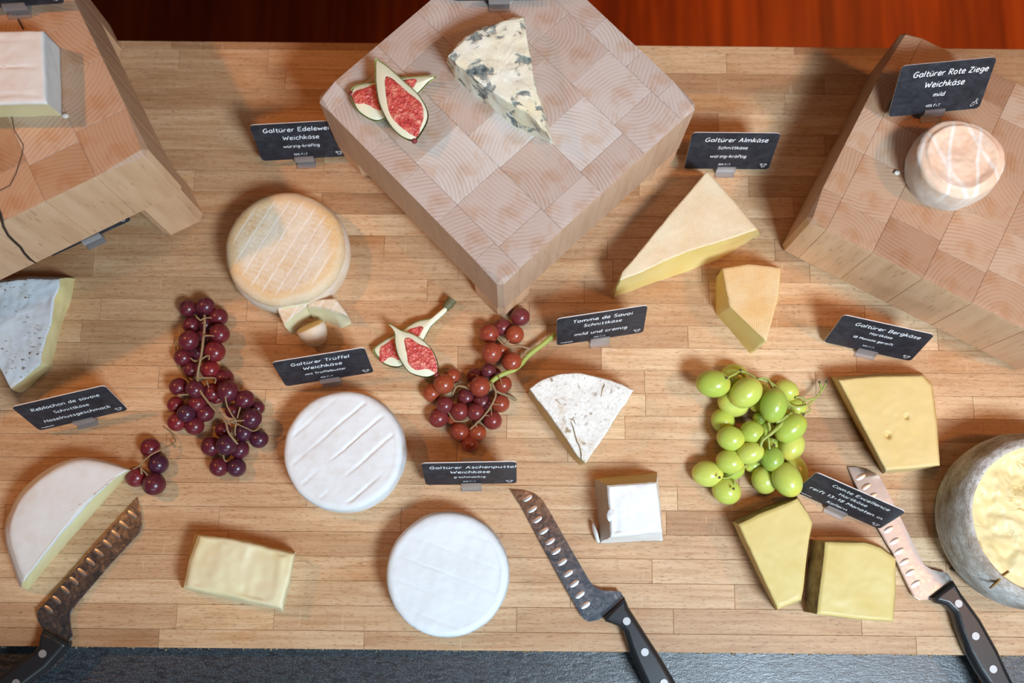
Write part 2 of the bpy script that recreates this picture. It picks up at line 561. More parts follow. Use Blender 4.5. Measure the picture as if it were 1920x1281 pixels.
def m_figflesh():
    g = G('fig_flesh')
    c = g.coord()
    v = g.vor(c, 420)
    n = g.noise(c, 160, 3)
    col = g.ramp(n, [(0.3, (0.42, 0.035, 0.04)), (0.5, (0.66, 0.10, 0.085)), (0.72, (0.80, 0.30, 0.22))])
    col = g.mix(g.ramp(v, [(0.12, 0.55), (0.3, 0.0)]), col, (0.86, 0.52, 0.36))
    g.bump(g.math('SUBTRACT', n, v), 0.8, 0.0015)
    return g.done(col, 0.3, Specular_IOR_Level=0.5)


M = dict(
    beech=m_beech(), endgrain=m_endgrain(), floor=m_floor(), granite=m_granite(), slate=m_slate(), acrylic=m_acrylic(), steel=m_steel(),
    card_edge=plain('white_card_edge', (0.85, 0.83, 0.82), 0.4), chalk=plain('chalk_white_print', (0.93, 0.95, 0.97), 0.6),
    white=m_bloomy('bloomy_white_rind'), ash=m_bloomy('ashy_white_rind', (0.80, 0.83, 0.85), (0.74, 0.77, 0.79)),
    ashside=m_bloomy('grey_ash_side', (0.70, 0.72, 0.74), (0.42, 0.45, 0.48)),
    brie=m_bloomy('brie_rind', (0.80, 0.79, 0.76), (0.74, 0.66, 0.58)),
    rebl=m_bloomy('speckled_white_rind', (0.70, 0.74, 0.78), (0.72, 0.68, 0.62), specks=(0.17, 0.10, 0.055)),
    paste_brie=m_paste('soft_ivory_paste', (0.82, 0.73, 0.36), (0.87, 0.79, 0.48), 0.35),
    paste_rebl=m_paste('runny_yellow_paste', (0.76, 0.66, 0.28), (0.82, 0.74, 0.42), 0.2),
    paste_butter=m_paste('buttery_paste', (0.80, 0.68, 0.38), (0.85, 0.76, 0.52), 0.4),
    paste_truffle=m_paste('pale_green_yellow_paste', (0.85, 0.81, 0.50), (0.88, 0.84, 0.58), 0.35),
    paste_amber=m_paste('amber_paste', (0.62, 0.42, 0.12), (0.70, 0.50, 0.18), 0.35),
    paste_alm=m_paste('golden_paste', (0.78, 0.58, 0.17), (0.82, 0.66, 0.27), 0.4),
    paste_berg=m_paste('straw_yellow_paste', (0.70, 0.51, 0.20), (0.74, 0.56, 0.26), 0.4, holes=False),
    paste_comte=m_paste('pale_gold_paste', (0.66, 0.51, 0.18), (0.70, 0.56, 0.235), 0.4, holes=False),
    paste_tomme=m_paste('tan_paste', (0.58, 0.38, 0.14), (0.64, 0.45, 0.18), 0.5),
    paste_crumble=m_paste('crumbly_yellow_paste', (0.76, 0.58, 0.24), (0.84, 0.73, 0.44), 0.4, veins=True),
    fresh=plain('fresh_white_curd', (0.84, 0.86, 0.86), 0.28, Subsurface_Weight=0.0, Subsurface_Radius=(0.004, 0.003, 0.002), Subsurface_Scale=1.0),
    fresh_shade=m_paste('shaded_curd_side', (0.46, 0.36, 0.28), (0.52, 0.43, 0.35), 0.35),  # white curd darkened to beige, shade of the left side as colour
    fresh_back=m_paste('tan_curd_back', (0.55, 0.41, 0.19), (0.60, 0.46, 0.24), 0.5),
    washed=m_washed(), washed_side=m_washed_side(), goat=m_goat(), tomme=m_tomme(), grey=m_grey_rind(), bark=m_bark(),
    alm=m_cloth_rind('cloth_marked_tan_rind', (0.74, 0.57, 0.35), (0.78, 0.65, 0.45), 0.6),
    alm2=m_cloth_rind('cloth_marked_amber_rind', (0.74, 0.44, 0.17), (0.78, 0.54, 0.27), 0.1),
    berg_rind=m_paste('amber_brown_rind', (0.58, 0.38, 0.13), (0.70, 0.50, 0.20), 0.6),
    blue=m_blue(),
    red=m_grape('red_grape_skin', (0.060, 0.010, 0.028), (0.115, 0.010, 0.018), (0.21, 0.013, 0.014), (0.17, 0.08, 0.11), 0.08),
    rose=m_grape('rose_grape_skin', (0.10, 0.014, 0.030), (0.23, 0.024, 0.020), (0.35, 0.065, 0.020), (0.30, 0.14, 0.10), 0.12),
    green=m_grape('green_grape_skin', (0.30, 0.44, 0.055), (0.47, 0.57, 0.075), (0.62, 0.65, 0.13), (0.62, 0.70, 0.30), 0.45),
    twig=plain('dry_brown_stem', (0.30, 0.20, 0.10), 0.7), twig_green=plain('green_stem', (0.36, 0.42, 0.09), 0.5),
    twig_dark=plain('dark_stem_end', (0.10, 0.075, 0.045), 0.7),
    figskin=plain('green_fig_skin', (0.46, 0.54, 0.17), 0.35), figpith=plain('white_fig_pith', (0.80, 0.82, 0.62), 0.4), figflesh=m_figflesh(),
    figstem=plain('brown_fig_stem', (0.13, 0.115, 0.05), 0.6), fignavel=plain('fig_eye', (0.20, 0.03, 0.03), 0.5),
    handle=plain('black_handle', (0.018, 0.018, 0.02), 0.34), collar=plain('black_collar', (0.008, 0.008, 0.009), 0.3),
    steel_soft=plain('ground_steel', (0.55, 0.56, 0.57), 0.36, Metallic=1.0),
    rivet=plain('steel_rivet', (0.42, 0.41, 0.41), 0.5, Metallic=0.6),
    dark=plain('dark_crack', (0.035, 0.018, 0.012), 0.8), crumb=plain('bread_brown_crumb', (0.34, 0.25, 0.15), 0.8),
    white_crumb=plain('white_cheese_crumb', (0.78, 0.74, 0.66), 0.7), rubber=plain('dark_foot', (0.06, 0.045, 0.035), 0.7),
)

# ------------------------------------------------------------------ the setting: floor and counter
floor = tag(mesh_obj('floor', [(-2, -0.6, -0.93), (2, -0.6, -0.93), (2, 2.2, -0.93), (-2, 2.2, -0.93)], [(0, 1, 2, 3)], M['floor']), kind='structure')


def chamfer_box(x0, x1, y0, y1, z0, z1, c):
    """box with its four top edges cut by c; local coordinates"""
    v = [(x0, y0, z0), (x1, y0, z0), (x1, y1, z0), (x0, y1, z0), (x0, y0, z1 - c), (x1, y0, z1 - c), (x1, y1, z1 - c), (x0, y1, z1 - c),
         (x0 + c, y0 + c, z1), (x1 - c, y0 + c, z1), (x1 - c, y1 - c, z1), (x0 + c, y1 - c, z1)]
    f = [(3, 2, 1, 0), (8, 9, 10, 11)]
    for a, b in ((0, 4), (4, 8)):
        for k in range(4):
            f.append((a + k, a + (k + 1) % 4, b + (k + 1) % 4, b + k))
    return v, f


x = -1.75
while x < 1.75:
    w = 0.125
    cx = x + w / 2
    v, f = chamfer_box(-w / 2 + .0002, w / 2 - .0002, -1.3, 1.3, -0.02, 0, 0.0006)
    me_o = mesh_obj('floorboard', [V(p) + V((cx, 0.85, -0.9)) for p in v], f, M['floor'], floor, origin=(cx, 0.85, -0.9))
    me_o['tone'] = min(1.0, max(0.0, random.uniform(0.35, 1.0)))
    x += w

COUNTER_Z = -0.022
Y0 = P(960, 1221).y
Y1 = 0.5205
v, f = chamfer_box(-0.85, 0.85, -0.45, Y1 - 0.05, COUNTER_Z - 0.04, COUNTER_Z, 0.003)
counter = tag(mesh_obj('countertop', v, f, M['granite']), 'dark blue-grey granite countertop under the front edge of the wooden board', 'countertop')

# ------------------------------------------------------------------ the beech board, stave by stave
board = thing('serving_board', (0, (Y0 + Y1) / 2, COUNTER_Z), 'long beech butcher-block board carrying all the cheese, edge to edge', 'board')
yj = P(960, 1186).y
step = (P(960, 608).y - yj) / 13
rows = [(Y0, yj)]
y = yj
while y + step < Y1 - 0.004:
    rows.append((y, y + step))
    y += step
rows.append((y, Y1))
rs = random.Random(11)
for ri, (ya, yb) in enumerate(rows):
    x = -0.66 - rs.uniform(0, 0.25)
    while x < 0.64:
        ln = rs.choice([0.10, 0.14, 0.18, 0.22, 0.27, 0.33]) * rs.uniform(0.85, 1.15)
        if 0 in (ri,) or ri == len(rows) - 1: ln *= 1.5
        xa, xb = max(x, -0.64), min(x + ln, 0.64)
        x += ln
        if xb - xa < 0.02: continue
        c = V(((xa + xb) / 2, (ya + yb) / 2, 0))
        hx, hy = (xb - xa) / 2 - 0.0001, (yb - ya) / 2 - 0.0001
        v, f = chamfer_box(-hx, hx, -hy, hy, COUNTER_Z, rs.uniform(-0.00014, 0.0), 0.00026)
        o = mesh_obj('stave', [V(p) + c for p in v], f, M['beech'], board, origin=c)
        o['tone'] = min(1, max(0, rs.gauss(0.58, 0.22)))


# ------------------------------------------------------------------ chopping-block stands
def hull_cell(x0, x1, y0, y1, t, cs, c_in=0.00035):
    """a block of end grain: cs = chamfer of sides (x0, x1, y0, y1)"""
    bm = bmesh.new()
    pts = []
    for sx, X, cx in ((1, x0, cs[0]), (-1, x1, cs[1])):
        for sy, Y, cy in ((1, y0, cs[2]), (-1, y1, cs[3])):
            k = min(cx, cy)
            pts += [(X + sx * cx, Y + sy * cy, 0), (X, Y + sy * k, -cx), (X + sx * k, Y, -cy),
                    (X, Y + sy * k, -t), (X + sx * k, Y, -t)]
    vs = [bm.verts.new(p) for p in pts]
    bmesh.ops.remove_doubles(bm, verts=vs, dist=1e-6)
    r = bmesh.ops.convex_hull(bm, input=list(bm.verts))
    bmesh.ops.delete(bm, geom=list({e for e in r['geom_interior'] if isinstance(e, bmesh.types.BMVert)}), context='VERTS')
    bmesh.ops.dissolve_limit(bm, angle_limit=0.01, verts=bm.verts, edges=bm.edges)
    return bm


def stand(name, corner, ang, W_, D_, top, t, label, cols, seed, legs, signs, foot_h, cham=0.0045, leg_inset=0.0, dry=0.0):
    """corner: xy of the slab corner; the slab runs W_ along the x axis of the turned frame and D_ along its y axis (signs give the way)"""
    rr = random.Random(seed)
    root = thing(name, (corner[0], corner[1], foot_h * 0), label, 'stand', 'butcher-block cheese stands', ang)
    sx, sy = signs
    xa, xb = sorted((0, sx * W_))
    ya, yb = sorted((0, sy * D_))
    # columns along x, cells along y
    ws = [c / sum(cols) * (xb - xa) for c in cols]
    x = xa
    for ci, w in enumerate(ws):
        y = ya
        first = True
        while y < yb - 1e-6:
            ln = rr.uniform(0.040, 0.056)
            if first: ln *= rr.uniform(0.45, 1.0); first = False
            if yb - (y + ln) < 0.018: ln = yb - y
            y2 = min(yb, y + ln)
            ci_ = 0.00035
            cs = (cham if abs(x - xa) < 1e-6 else ci_, cham if abs(x + w - xb) < 1e-6 else ci_, cham if abs(y - ya) < 1e-6 else ci_, cham if abs(y2 - yb) < 1e-6 else ci_)
            cx, cy = x + w / 2, (y + y2) / 2
            hw, hl = w / 2 - 0.00006, (y2 - y) / 2 - 0.00006
            bm = hull_cell(-hw, hw, -hl, hl, t, cs)
            o = bm_obj('wood_block', bm, M['endgrain'], root, (cx, cy, top + rr.uniform(-0.00015, 0)))
            o['tone'] = min(1, max(0, rr.gauss(0.55, 0.28)))
            o['dry'] = dry
            a = rr.uniform(0, 6.28)
            d = rr.choice([0.025, 0.05, 0.08, 0.14, 0.22]) * rr.uniform(0.8, 1.2)
            o['pith_x'], o['pith_y'] = math.cos(a) * d, math.sin(a) * d
            y = y2
        x += w
    lw = 0.043
    for lx in (0, 1):
        for ly in (0, 1):
            x0 = xa + leg_inset if lx == 0 else xb - leg_inset - lw
            y0 = ya + leg_inset if ly == 0 else yb - leg_inset - lw
            if legs == 'wood':
                bm = hull_cell(-lw / 2, lw / 2, -lw / 2, lw / 2, top - t, (0.006, 0.006, 0.006, 0.006))
                for vv in bm.verts:            # the cut edges are at the foot
                    vv.co.z = -(top - t) - vv.co.z
                o = bm_obj('leg', bm, M['endgrain'], root, (x0 + lw / 2, y0 + lw / 2, top - t))
                o['tone'] = 0.3; o['pith_x'], o['pith_y'] = 0.05, 0.03
            else:
                bm = bmesh.new()
                bmesh.ops.create_cone(bm, cap_ends=True, segments=20, radius1=0.009, radius2=0.010, depth=foot_h)
                bm_obj('foot', bm, M['rubber'], root, (x0 + lw / 2, y0 + lw / 2, foot_h / 2))
    return root


ZC, ZL, ZR = 0.1278, 0.1811, 0.0935
st_c = stand('block_stand', (-0.0105, 0.2228), 0.7685, 0.2458, 0.2428, ZC, 0.0923,
             'butcher-block stand in the middle, turned diamond-wise, carrying blue cheese and figs', [24, 52, 50, 54, 48, 22], 3, 'wood', (1, 1), 0, dry=1.0)
st_l = stand('block_stand', (-0.304, 0.3217), 0.4987, 0.33, 0.255, ZL, 0.0918,
             'tall legged butcher-block stand at the far left, cracked, carrying a brie piece', [50, 54, 50, 46, 52, 48, 50], 8, 'wood', (-1, 1), 0, leg_inset=0.004)
st_r = stand('block_stand', (0.2676, 0.2978), -0.4886, 0.262, 0.2174, ZR, 0.0889,
             'low butcher-block stand at the right carrying a small peach goat cheese', [20, 46, 50, 48, 52, 46], 21, 'feet', (1, 1), 0.0046)


def ribbon(pts, w, z=0.0):
    """flat strip along a polyline in the xy plane, returns verts, faces"""
    v, f = [], []
    n = len(pts)
    for i, p in enumerate(pts):
        a = pts[max(0, i - 1)]; b = pts[min(n - 1, i + 1)]
        d = V((b[0] - a[0], b[1] - a[1]))
        d = d.normalized() if d.length > 1e-9 else V((1, 0))
        k = V((-d.y, d.x)) * (w[i] if isinstance(w, list) else w) / 2
        v += [(p[0] + k.x, p[1] + k.y, z), (p[0] - k.x, p[1] - k.y, z)]
    for i in range(n - 1):
        f.append((2 * i, 2 * i + 1, 2 * i + 3, 2 * i + 2))
    return v, f


def inv(root, p):
    a = root.rotation_euler.z
    d = V(p) - V(root.location)
    return V((d.x * math.cos(a) + d.y * math.sin(a), -d.x * math.sin(a) + d.y * math.cos(a), d.z))


# cracks that open along the glue lines of the left stand
for pl, wd in (([(18, 196), (27, 245), (44, 272), (41, 290), (30, 325), (18, 348), (-6, 360)], 0.0008), ([(22, 10), (36, 40), (44, 55)], 0.0016)):
    pts = [inv(st_l, P(a, b, ZL + .0002)) for a, b in pl]
    v, f = ribbon([(p.x, p.y) for p in pts], wd, ZL + 0.0002)
    n = len(v)
    v = v + [(a, b, c - 0.003) for a, b, c in v]
    f = f + [(k + n for k in reversed(q)) for q in f]
    f = [tuple(q) for q in f]
    o = mesh_obj('crack', v, f, M['dark'], st_l, origin=None)
    o.data.transform(Matrix.Translation(V(st_l.location)))


# one crack runs on down the front side of that stand
e1_ = V((math.cos(0.4987), math.sin(0.4987), 0)); nf_ = V((e1_.y, -e1_.x, 0)); k0_ = V((-0.304, 0.3217, 0))
v, f = [], []
for k, (u, v_) in enumerate([(-6, 385), (1, 400), (6, 424), (15, 441), (26, 452), (38, 463), (45, 474), (56, 486), (68, 494)]):
    d = FWD * FPX + RGT * (u - 960) - UPV * (v_ - 640.5)
    p = EYE + d * ((k0_ - EYE).dot(nf_) / d.dot(nf_))
    w_ = 0.0011 if 0 < k < 8 else 0.0004
    for sgn, dep in ((-1, .0003), (1, .0003), (1, -.003), (-1, -.003)): v.append(p + e1_ * (sgn * w_) + nf_ * dep)
for k in range(8):
    for j in range(4): f.append((4 * k + j, 4 * k + (j + 1) % 4, 4 * k + 4 + (j + 1) % 4, 4 * k + 4 + j))
f += [(0, 1, 2, 3), (35, 34, 33, 32)]
o = mesh_obj('crack', [inv(st_l, p) for p in v], f, M['dark'], st_l, origin=(0, 0, 0))
o.location = (0, 0, 0)


# ------------------------------------------------------------------ cheese builder
def arc3(a, m_, b, n=10):
    """points of a quadratic curve a -> b that passes m_ half-way, without the end point"""
    c = (2 * m_[0] - (a[0] + b[0]) / 2, 2 * m_[1] - (a[1] + b[1]) / 2)
    out = []
    for i in range(n):
        t = i / n
        out.append(((1 - t) ** 2 * a[0] + 2 * t * (1 - t) * c[0] + t * t * b[0], (1 - t) ** 2 * a[1] + 2 * t * (1 - t) * c[1] + t * t * b[1]))
    return out


def cheese(name, label, cat, top, bot, tags, toptag, mats, h, z0=0.0, r=0.002, amp=0.0006, fs=40, bulge=0.0, dz=None, group=None, seg=0.0025, rings=16, rows=9, origin=None, names=None, top_px=True, scale_c=None):
    """top / bot: outlines in photo pixels at heights z0+h and z0 (bot may be None: upright sides); tags: part key of each side segment"""
    n = len(top)
    T = [P(u, v, z0 + h) for u, v in top] if top_px else [V(p) for p in top]
    if bot is None:
        B = [V((p.x, p.y, z0)) for p in T]
    else:
        B = [P(q[0], q[1], z0) if q is not None else V((T[i].x, T[i].y, z0)) for i, q in enumerate(bot)] if top_px else [V(p) for p in bot]
    area2 = sum(T[i].x * T[(i + 1) % n].y - T[(i + 1) % n].x * T[i].y for i in range(n))
    if area2 < 0:
        T.reverse(); B.reverse()
        tags = [tags[(n - 2 - i) % n] for i in range(n)]
    tt, bb, tg = [], [], []
    for i in range(n):
        a, b, c, d = T[i], T[(i + 1) % n], B[i], B[(i + 1) % n]
        k = max(1, int(round((b - a).length / seg)))
        for j in range(k):
            tt.append(a.lerp(b, j / k)); bb.append(c.lerp(d, j / k)); tg.append(tags[i])
    N = len(tt)
    nor = []
    for i in range(N):
        e1 = (tt[i] - tt[i - 1]); e2 = (tt[(i + 1) % N] - tt[i])
        n1 = V((e1.y, -e1.x)).normalized() if e1.length else V((0, 0)); n2 = V((e2.y, -e2.x)).normalized() if e2.length else n1
        q = (n1 + n2)
        L = max(0.6, q.length / 2 * 1.0)
        q = q.normalized() / max(0.6, (q.length / 2))
        nor.append(V((q.x, q.y, 0)))
    cen = sum(tt, V((0, 0, 0))) / N
    if scale_c: cen = P(scale_c[0], scale_c[1], z0 + h)
    rho = []
    for i in range(N):
        e = tt[(i + 1) % N] - tt[i]
        if e.length > 1e-9: rho.append(abs((cen - tt[i]).cross(e).length / e.length))
    rho = max(1e-4, sum(rho) / len(rho))
    rowsv = []
    for k in range(rows + 1):
        t = k / rows
        tz = t * (h - r) / h
        rowsv.append([bb[i].lerp(tt[i], tz) + nor[i] * (bulge * 4 * t * (1 - t)) for i in range(N)])
    nr = 1 if r < 0.0015 else 5
    for k in range(1, nr + 1):
        a = k / nr * math.pi / 2
        rowsv.append([cen.lerp(tt[i], 1 - r * (1 - math.cos(a)) / rho) - V((0, 0, r * (1 - math.sin(a)))) for i in range(N)])
    side_rows = rows
    last = rowsv[-1]
    for k in range(1, rings):
        s = 1 - k / rings
        rowsv.append([cen.lerp(last[i], s) for i in range(N)])
    off = V((random.uniform(0, 50), random.uniform(0, 50), random.uniform(0, 50)))
    verts = []
    for ri, rw in enumerate(rowsv):
        depth = max(0.0, (ri - side_rows - nr) / (rings - 1)) if rings > 1 else 0
        for i, p in enumerate(rw):
            d = mn.noise_vector(p * fs + off) * amp + mn.noise_vector(p * fs * 4 + off) * amp * 0.4
            if ri == 0: d.z = 0
            q = p + d
            if ri >= side_rows + nr and dz is not None:
                fade = min(1.0, (ri - side_rows - nr) / 2.0)
                q.z += dz(p.x - cen.x, p.y - cen.y) * fade
            verts.append(q)
    parts = {}
    R = len(rowsv)
    for ri in range(R - 1):
        for i in range(N):
            key = tg[i] if ri < side_rows else toptag
            parts.setdefault(key, []).append((ri * N + i, ri * N + (i + 1) % N, (ri + 1) * N + (i + 1) % N, (ri + 1) * N + i))
    verts.append(sum(verts[(R - 1) * N:R * N], V((0, 0, 0))) / N)
    ci = len(verts) - 1
    for i in range(N): parts[toptag].append(((R - 1) * N + i, (R - 1) * N + (i + 1) % N, ci))
    parts[toptag].append(tuple(reversed(range(N))))
    org = V((sum(p.x for p in bb) / N, sum(p.y for p in bb) / N, z0))
    if origin is not None: org = origin
    root = thing(name, org, label, cat, group)
    for key, fc in parts.items():
        used = sorted({i for q in fc for i in q})
        mp = {a: b for b, a in enumerate(used)}
        o = mesh_obj((names or {}).get(key, key), [verts[i] for i in used], [tuple(mp[i] for i in q) for q in fc], mats[key], root, smooth=True)
    return root


def sm(pts, k=5):
    out = []
    n = len(pts)
    for i in range(n - 1):
        p0, p1, p2, p3 = pts[max(0, i - 1)], pts[i], pts[i + 1], pts[min(n - 1, i + 2)]
        for j in range(k):
            t = j / k
            out.append(tuple(0.5 * (2 * b + (c - a) * t + (2 * a - 5 * b + 4 * c - d) * t * t + (3 * b - a - 3 * c + d) * t ** 3) for a, b, c, d in zip(p0, p1, p2, p3)))
    out.append(tuple(pts[-1]))
    return out


def ell(cx, cy, rx, ry, n=48, a0=0):
    return [(cx + rx * math.cos(a0 + 2 * math.pi * i / n), cy + ry * math.sin(a0 + 2 * math.pi * i / n)) for i in range(n)]


def grooves(ang, sp, w, depth, seed=0):
    ca, sa = math.cos(ang), math.sin(ang)

    def f(x, y):
        s = x * ca + y * sa
        t = -x * sa + y * ca
        s += mn.noise(V((t * 18, seed, 0))) * 0.0015
        k = (s / sp + 0.5) % 1 - 0.5
        g = math.exp(-(k * sp / w) ** 2)
        g *= max(0, min(1, 0.75 + 1.6 * mn.noise(V((round(s / sp) * 3.1 + seed, t * 22, 2)))))
        return -depth * g + mn.noise(V((x * 28, y * 28, seed))) * 0.0012
    return f


# --- brie piece on the left stand
cheese('brie_piece', 'white-rinded brie block with yellow cut front lying on the tall left stand', 'cheese',
       [(-70, 58), (80, 56), (87, 193), (-70, 197)], [(-60, 84), (113, 88), (118, 217), (-60, 222)],
       ['rind', 'rind', 'cut_face', 'rind'], 'rind', dict(rind=M['brie'], cut_face=M['paste_brie']), 0.034, ZL, r=0.003, amp=0.0008,
       dz=grooves(math.pi / 2, 0.024, 0.0012, 0.0012, 3))
# --- speckled soft wedge at the left edge
cheese('soft_cheese_wedge', 'wedge with brown-speckled white rind and runny yellow side, cut by the left frame edge', 'cheese',
       [(-80, 536), (0, 529), (50, 521), (111, 523), (112, 538), (100, 562), (94, 613), (78, 664), (77, 683), (20, 728), (-30, 640)],
       [(-80, 536), (2, 526), (60, 520), (140, 522), (137, 545), (130, 572), (119, 605), (104, 660), (98, 685), (45, 736), (-24, 645)],
       ['rind', 'rind', 'rind', 'cut_face', 'cut_face', 'cut_face', 'cut_face', 'cut_face', 'cut_face', 'rind', 'rind'], 'rind',
       dict(rind=M['rebl'], cut_face=M['paste_rebl']), 0.028, r=0.0016, amp=0.0011, fs=60, bulge=0.001,
       dz=lambda x, y: mn.noise(V((x * 30, y * 30, 1))) * 0.003 + mn.noise(V((x * 140, y * 140, 1))) * 0.0009)
# --- half brie
cheese('half_brie', 'half wheel of white brie with straight ivory cut side, lower left of the board', 'cheese',
       sm([(240, 881), (201, 869), (144, 862), (88, 884), (40, 927), (16, 977), (15, 1016), (30, 1066), (42, 1092)]) + [(60, 1068), (120, 992), (176, 930), (222, 890)],
       sm([(243, 883), (203, 867), (146, 859), (88, 882), (38, 926), (13, 978), (12, 1014), (27, 1066), (38, 1102)]) + [(54, 1104), (116, 1030), (172, 966), (228, 904)],
       ['rind'] * 40 + ['cut_face'] * 5, 'rind', dict(rind=M['brie'], cut_face=M['paste_brie']), 0.033, r=0.004, amp=0.0007, bulge=0.0012, scale_c=(110, 975),
       dz=lambda x, y: mn.noise(V((x * 22, y * 22, 5))) * 0.0022)
# --- buttery brick
cheese('butter_cheese_brick', 'oblong pale yellow cheese brick with amber rind edge, beside the left knife', 'cheese',
       [(371, 1003), (460, 1015), (552, 1040), (541, 1092), (529, 1143), (440, 1122), (345, 1101), (357, 1050)],
       [(366, 1001), (459, 1012), (554, 1036), (545, 1092), (532, 1147), (440, 1127), (341, 1104), (353, 1050)],
       ['rind', 'rind', 'cut_face', 'cut_face', 'cut_face', 'cut_face', 'rind', 'rind'], 'paste', dict(rind=M['berg_rind'], cut_face=M['paste_butter'], paste=M['paste_butter']), 0.032, r=0.0035, amp=0.0010,
       dz=lambda x, y: mn.noise(V((x * 34, y * 16, 9))) * 0.0030 + mn.noise(V((x * 120, y * 60, 4))) * 0.0011)
# --- washed-rind wheel with a missing wedge
H_ = 0.040
cc = P(540, 474, 0.02)
R_ = (P(651, 474, 0.02) - P(429, 474, 0.02)).length / 2
ring = []
for i in range(72):
    a = 2 * math.pi * i / 72
    ring.append(V((cc.x + R_ * math.cos(a), cc.y + R_ * math.sin(a), 0)))
ca, cb = P(522, 578, 0.03), P(618, 560, 0.03)
dch = (cb - ca).normalized()
nch = V((dch.y, -dch.x, 0))
ring2, tags2 = [], []
for p in ring:
    s = (p - ca).dot(nch)
    cut = s > 0
    q = p - nch * s if cut else p
    ring2.append(q); tags2.append('cut_face' if cut else 'rind')
cheese('washed_rind_wheel', 'orange washed-rind cheese wheel with pressed white grid lines, front edge cut', 'cheese',
       [V((p.x, p.y, H_)) for p in ring2], [V((cc.x + (p.x - cc.x) * 0.97, cc.y + (p.y - cc.y) * 0.97, 0)) for p in ring2], ['rind_side' if t == 'rind' else t for t in tags2], 'rind',
       dict(rind=M['washed'], rind_side=M['washed_side'], cut_face=M['paste_truffle']), H_, r=0.011, amp=0.0009, bulge=0.0035, top_px=False, rings=22,
       dz=lambda x, y: mn.noise(V((x * 20, y * 20, 5))) * 0.0022, names={'rind': 'top_rind'})
# --- three small truffle-cheese pieces in front of it
cheese('truffle_cheese_piece', 'left slice of orange-rinded cheese, pale cut side down-right, below the wheel', 'cheese',
       [(515, 569), (545, 561), (577, 554), (574, 574), (552, 590), (533, 610)], [(521, 588), (540, 570), (585, 560), (588, 592), (566, 606), (546, 626)],
       ['rind', 'rind', 'cut_face', 'cut_face', 'cut_face', 'rind'], 'rind', dict(rind=M['washed'], cut_face=M['paste_truffle']), 0.028, r=0.002, amp=0.0008, seg=0.0015, rings=8)
cheese('truffle_cheese_piece', 'right slice of orange-rinded cheese with long pale cut face, beside the wheel', 'cheese',
       [(577, 564), (630, 559), (645, 580), (652, 592), (627, 583), (604, 577), (574, 574)], [(590, 574), (632, 566), (655, 592), (659, 606), (640, 616), (606, 602), (588, 598)],
       ['rind', 'rind', 'rind', 'cut_face', 'cut_face', 'cut_face', 'rind'], 'rind', dict(rind=M['washed'], cut_face=M['paste_truffle']), 0.028, 0.0, r=0.002, amp=0.0007, seg=0.0015, rings=8)


def lathe_dir(name, base, axis, prof, mat, parent, n=36, sx=1.0, jitter=0.0):
    """surface of revolution about axis from base; prof = [(s, r)]"""
    ax = V(axis).normalized()
    e1 = ax.cross(V((0, 0, 1)))
    if e1.length < 1e-4: e1 = V((1, 0, 0))
    e1.normalize()
    e2 = ax.cross(e1)
    v, f = [], []
    for s, r in prof:
        for i in range(n):
            a = 2 * math.pi * i / n
            p = V(base) + ax * s + (e1 * math.cos(a) * sx + e2 * math.sin(a)) * r
            if jitter: p += mn.noise_vector(p * 70) * jitter
            v.append(p)
    for k in range(len(prof) - 1):
        for i in range(n):
            f.append((k * n + i, k * n + (i + 1) % n, (k + 1) * n + (i + 1) % n, (k + 1) * n + i))
    f.append(tuple(range(n - 1, -1, -1)))
    f.append(tuple((len(prof) - 1) * n + i for i in range(n)))
    return mesh_obj(name, v, f, mat, parent, smooth=True)


b0 = P(581, 612, 0.019)
e0 = P(597, 646, 0.0105)
endp = thing('truffle_cheese_piece', (b0.x, b0.y, 0), 'small stubby end of the same cheese with amber cut face, above the slate card', 'cheese')
axd = (e0 - b0).normalized()
L = (e0 - b0).length
rr = 0.0142
lathe_dir('rind', b0, axd, [(0, rr * .98), (0.001, rr), (L * .3, rr * 1.0), (L * .55, rr * .93), (L * .75, rr * .82), (L * .9, rr * .66), (L * 1.0, rr * .45), (L * 1.05, rr * .2)], M['washed_side'], endp, jitter=0.0008)
lathe_dir('cut_face', b0 - axd * 0.0006, axd, [(-0.0004, rr * .5), (0, rr * .9), (0.0006, rr * .96), (0.0012, rr * .9)], M['paste_amber'], endp)

# --- two camemberts
for (cx, cy, rx, ry, mt, ms, lb, ang, sd) in (
        (648, 847, 111, 112, 'white', 'white', 'plain white camembert wheel with diagonal creases, under the tilted truffle card', math.radians(-48), 1),
        (840, 1076, 113, 114, 'ash', 'ashside', 'white camembert wheel with ash-grey rim, at the front beside the middle knife', math.radians(70), 6)):
    c3 = P(cx, cy, 0.018)
    r3 = (P(cx + rx, cy, 0.018) - P(cx - rx, cy, 0.018)).length / 2
    pts = [V((c3.x + r3 * math.cos(2 * math.pi * i / 64), c3.y + r3 * math.sin(2 * math.pi * i / 64), 0.034)) for i in range(64)]
    cheese('camembert_wheel', lb, 'cheese', pts, [V((p.x, p.y, 0)) for p in pts], ['side_rind'] * 64, 'top_rind', dict(side_rind=M[ms], top_rind=M[mt]), 0.034,
           r=0.006, amp=0.0007, bulge=0.0012, top_px=False, rings=44, seg=0.0018, dz=grooves(ang, 0.0205, 0.0011, 0.0018 if sd == 1 else 0.0004, sd))

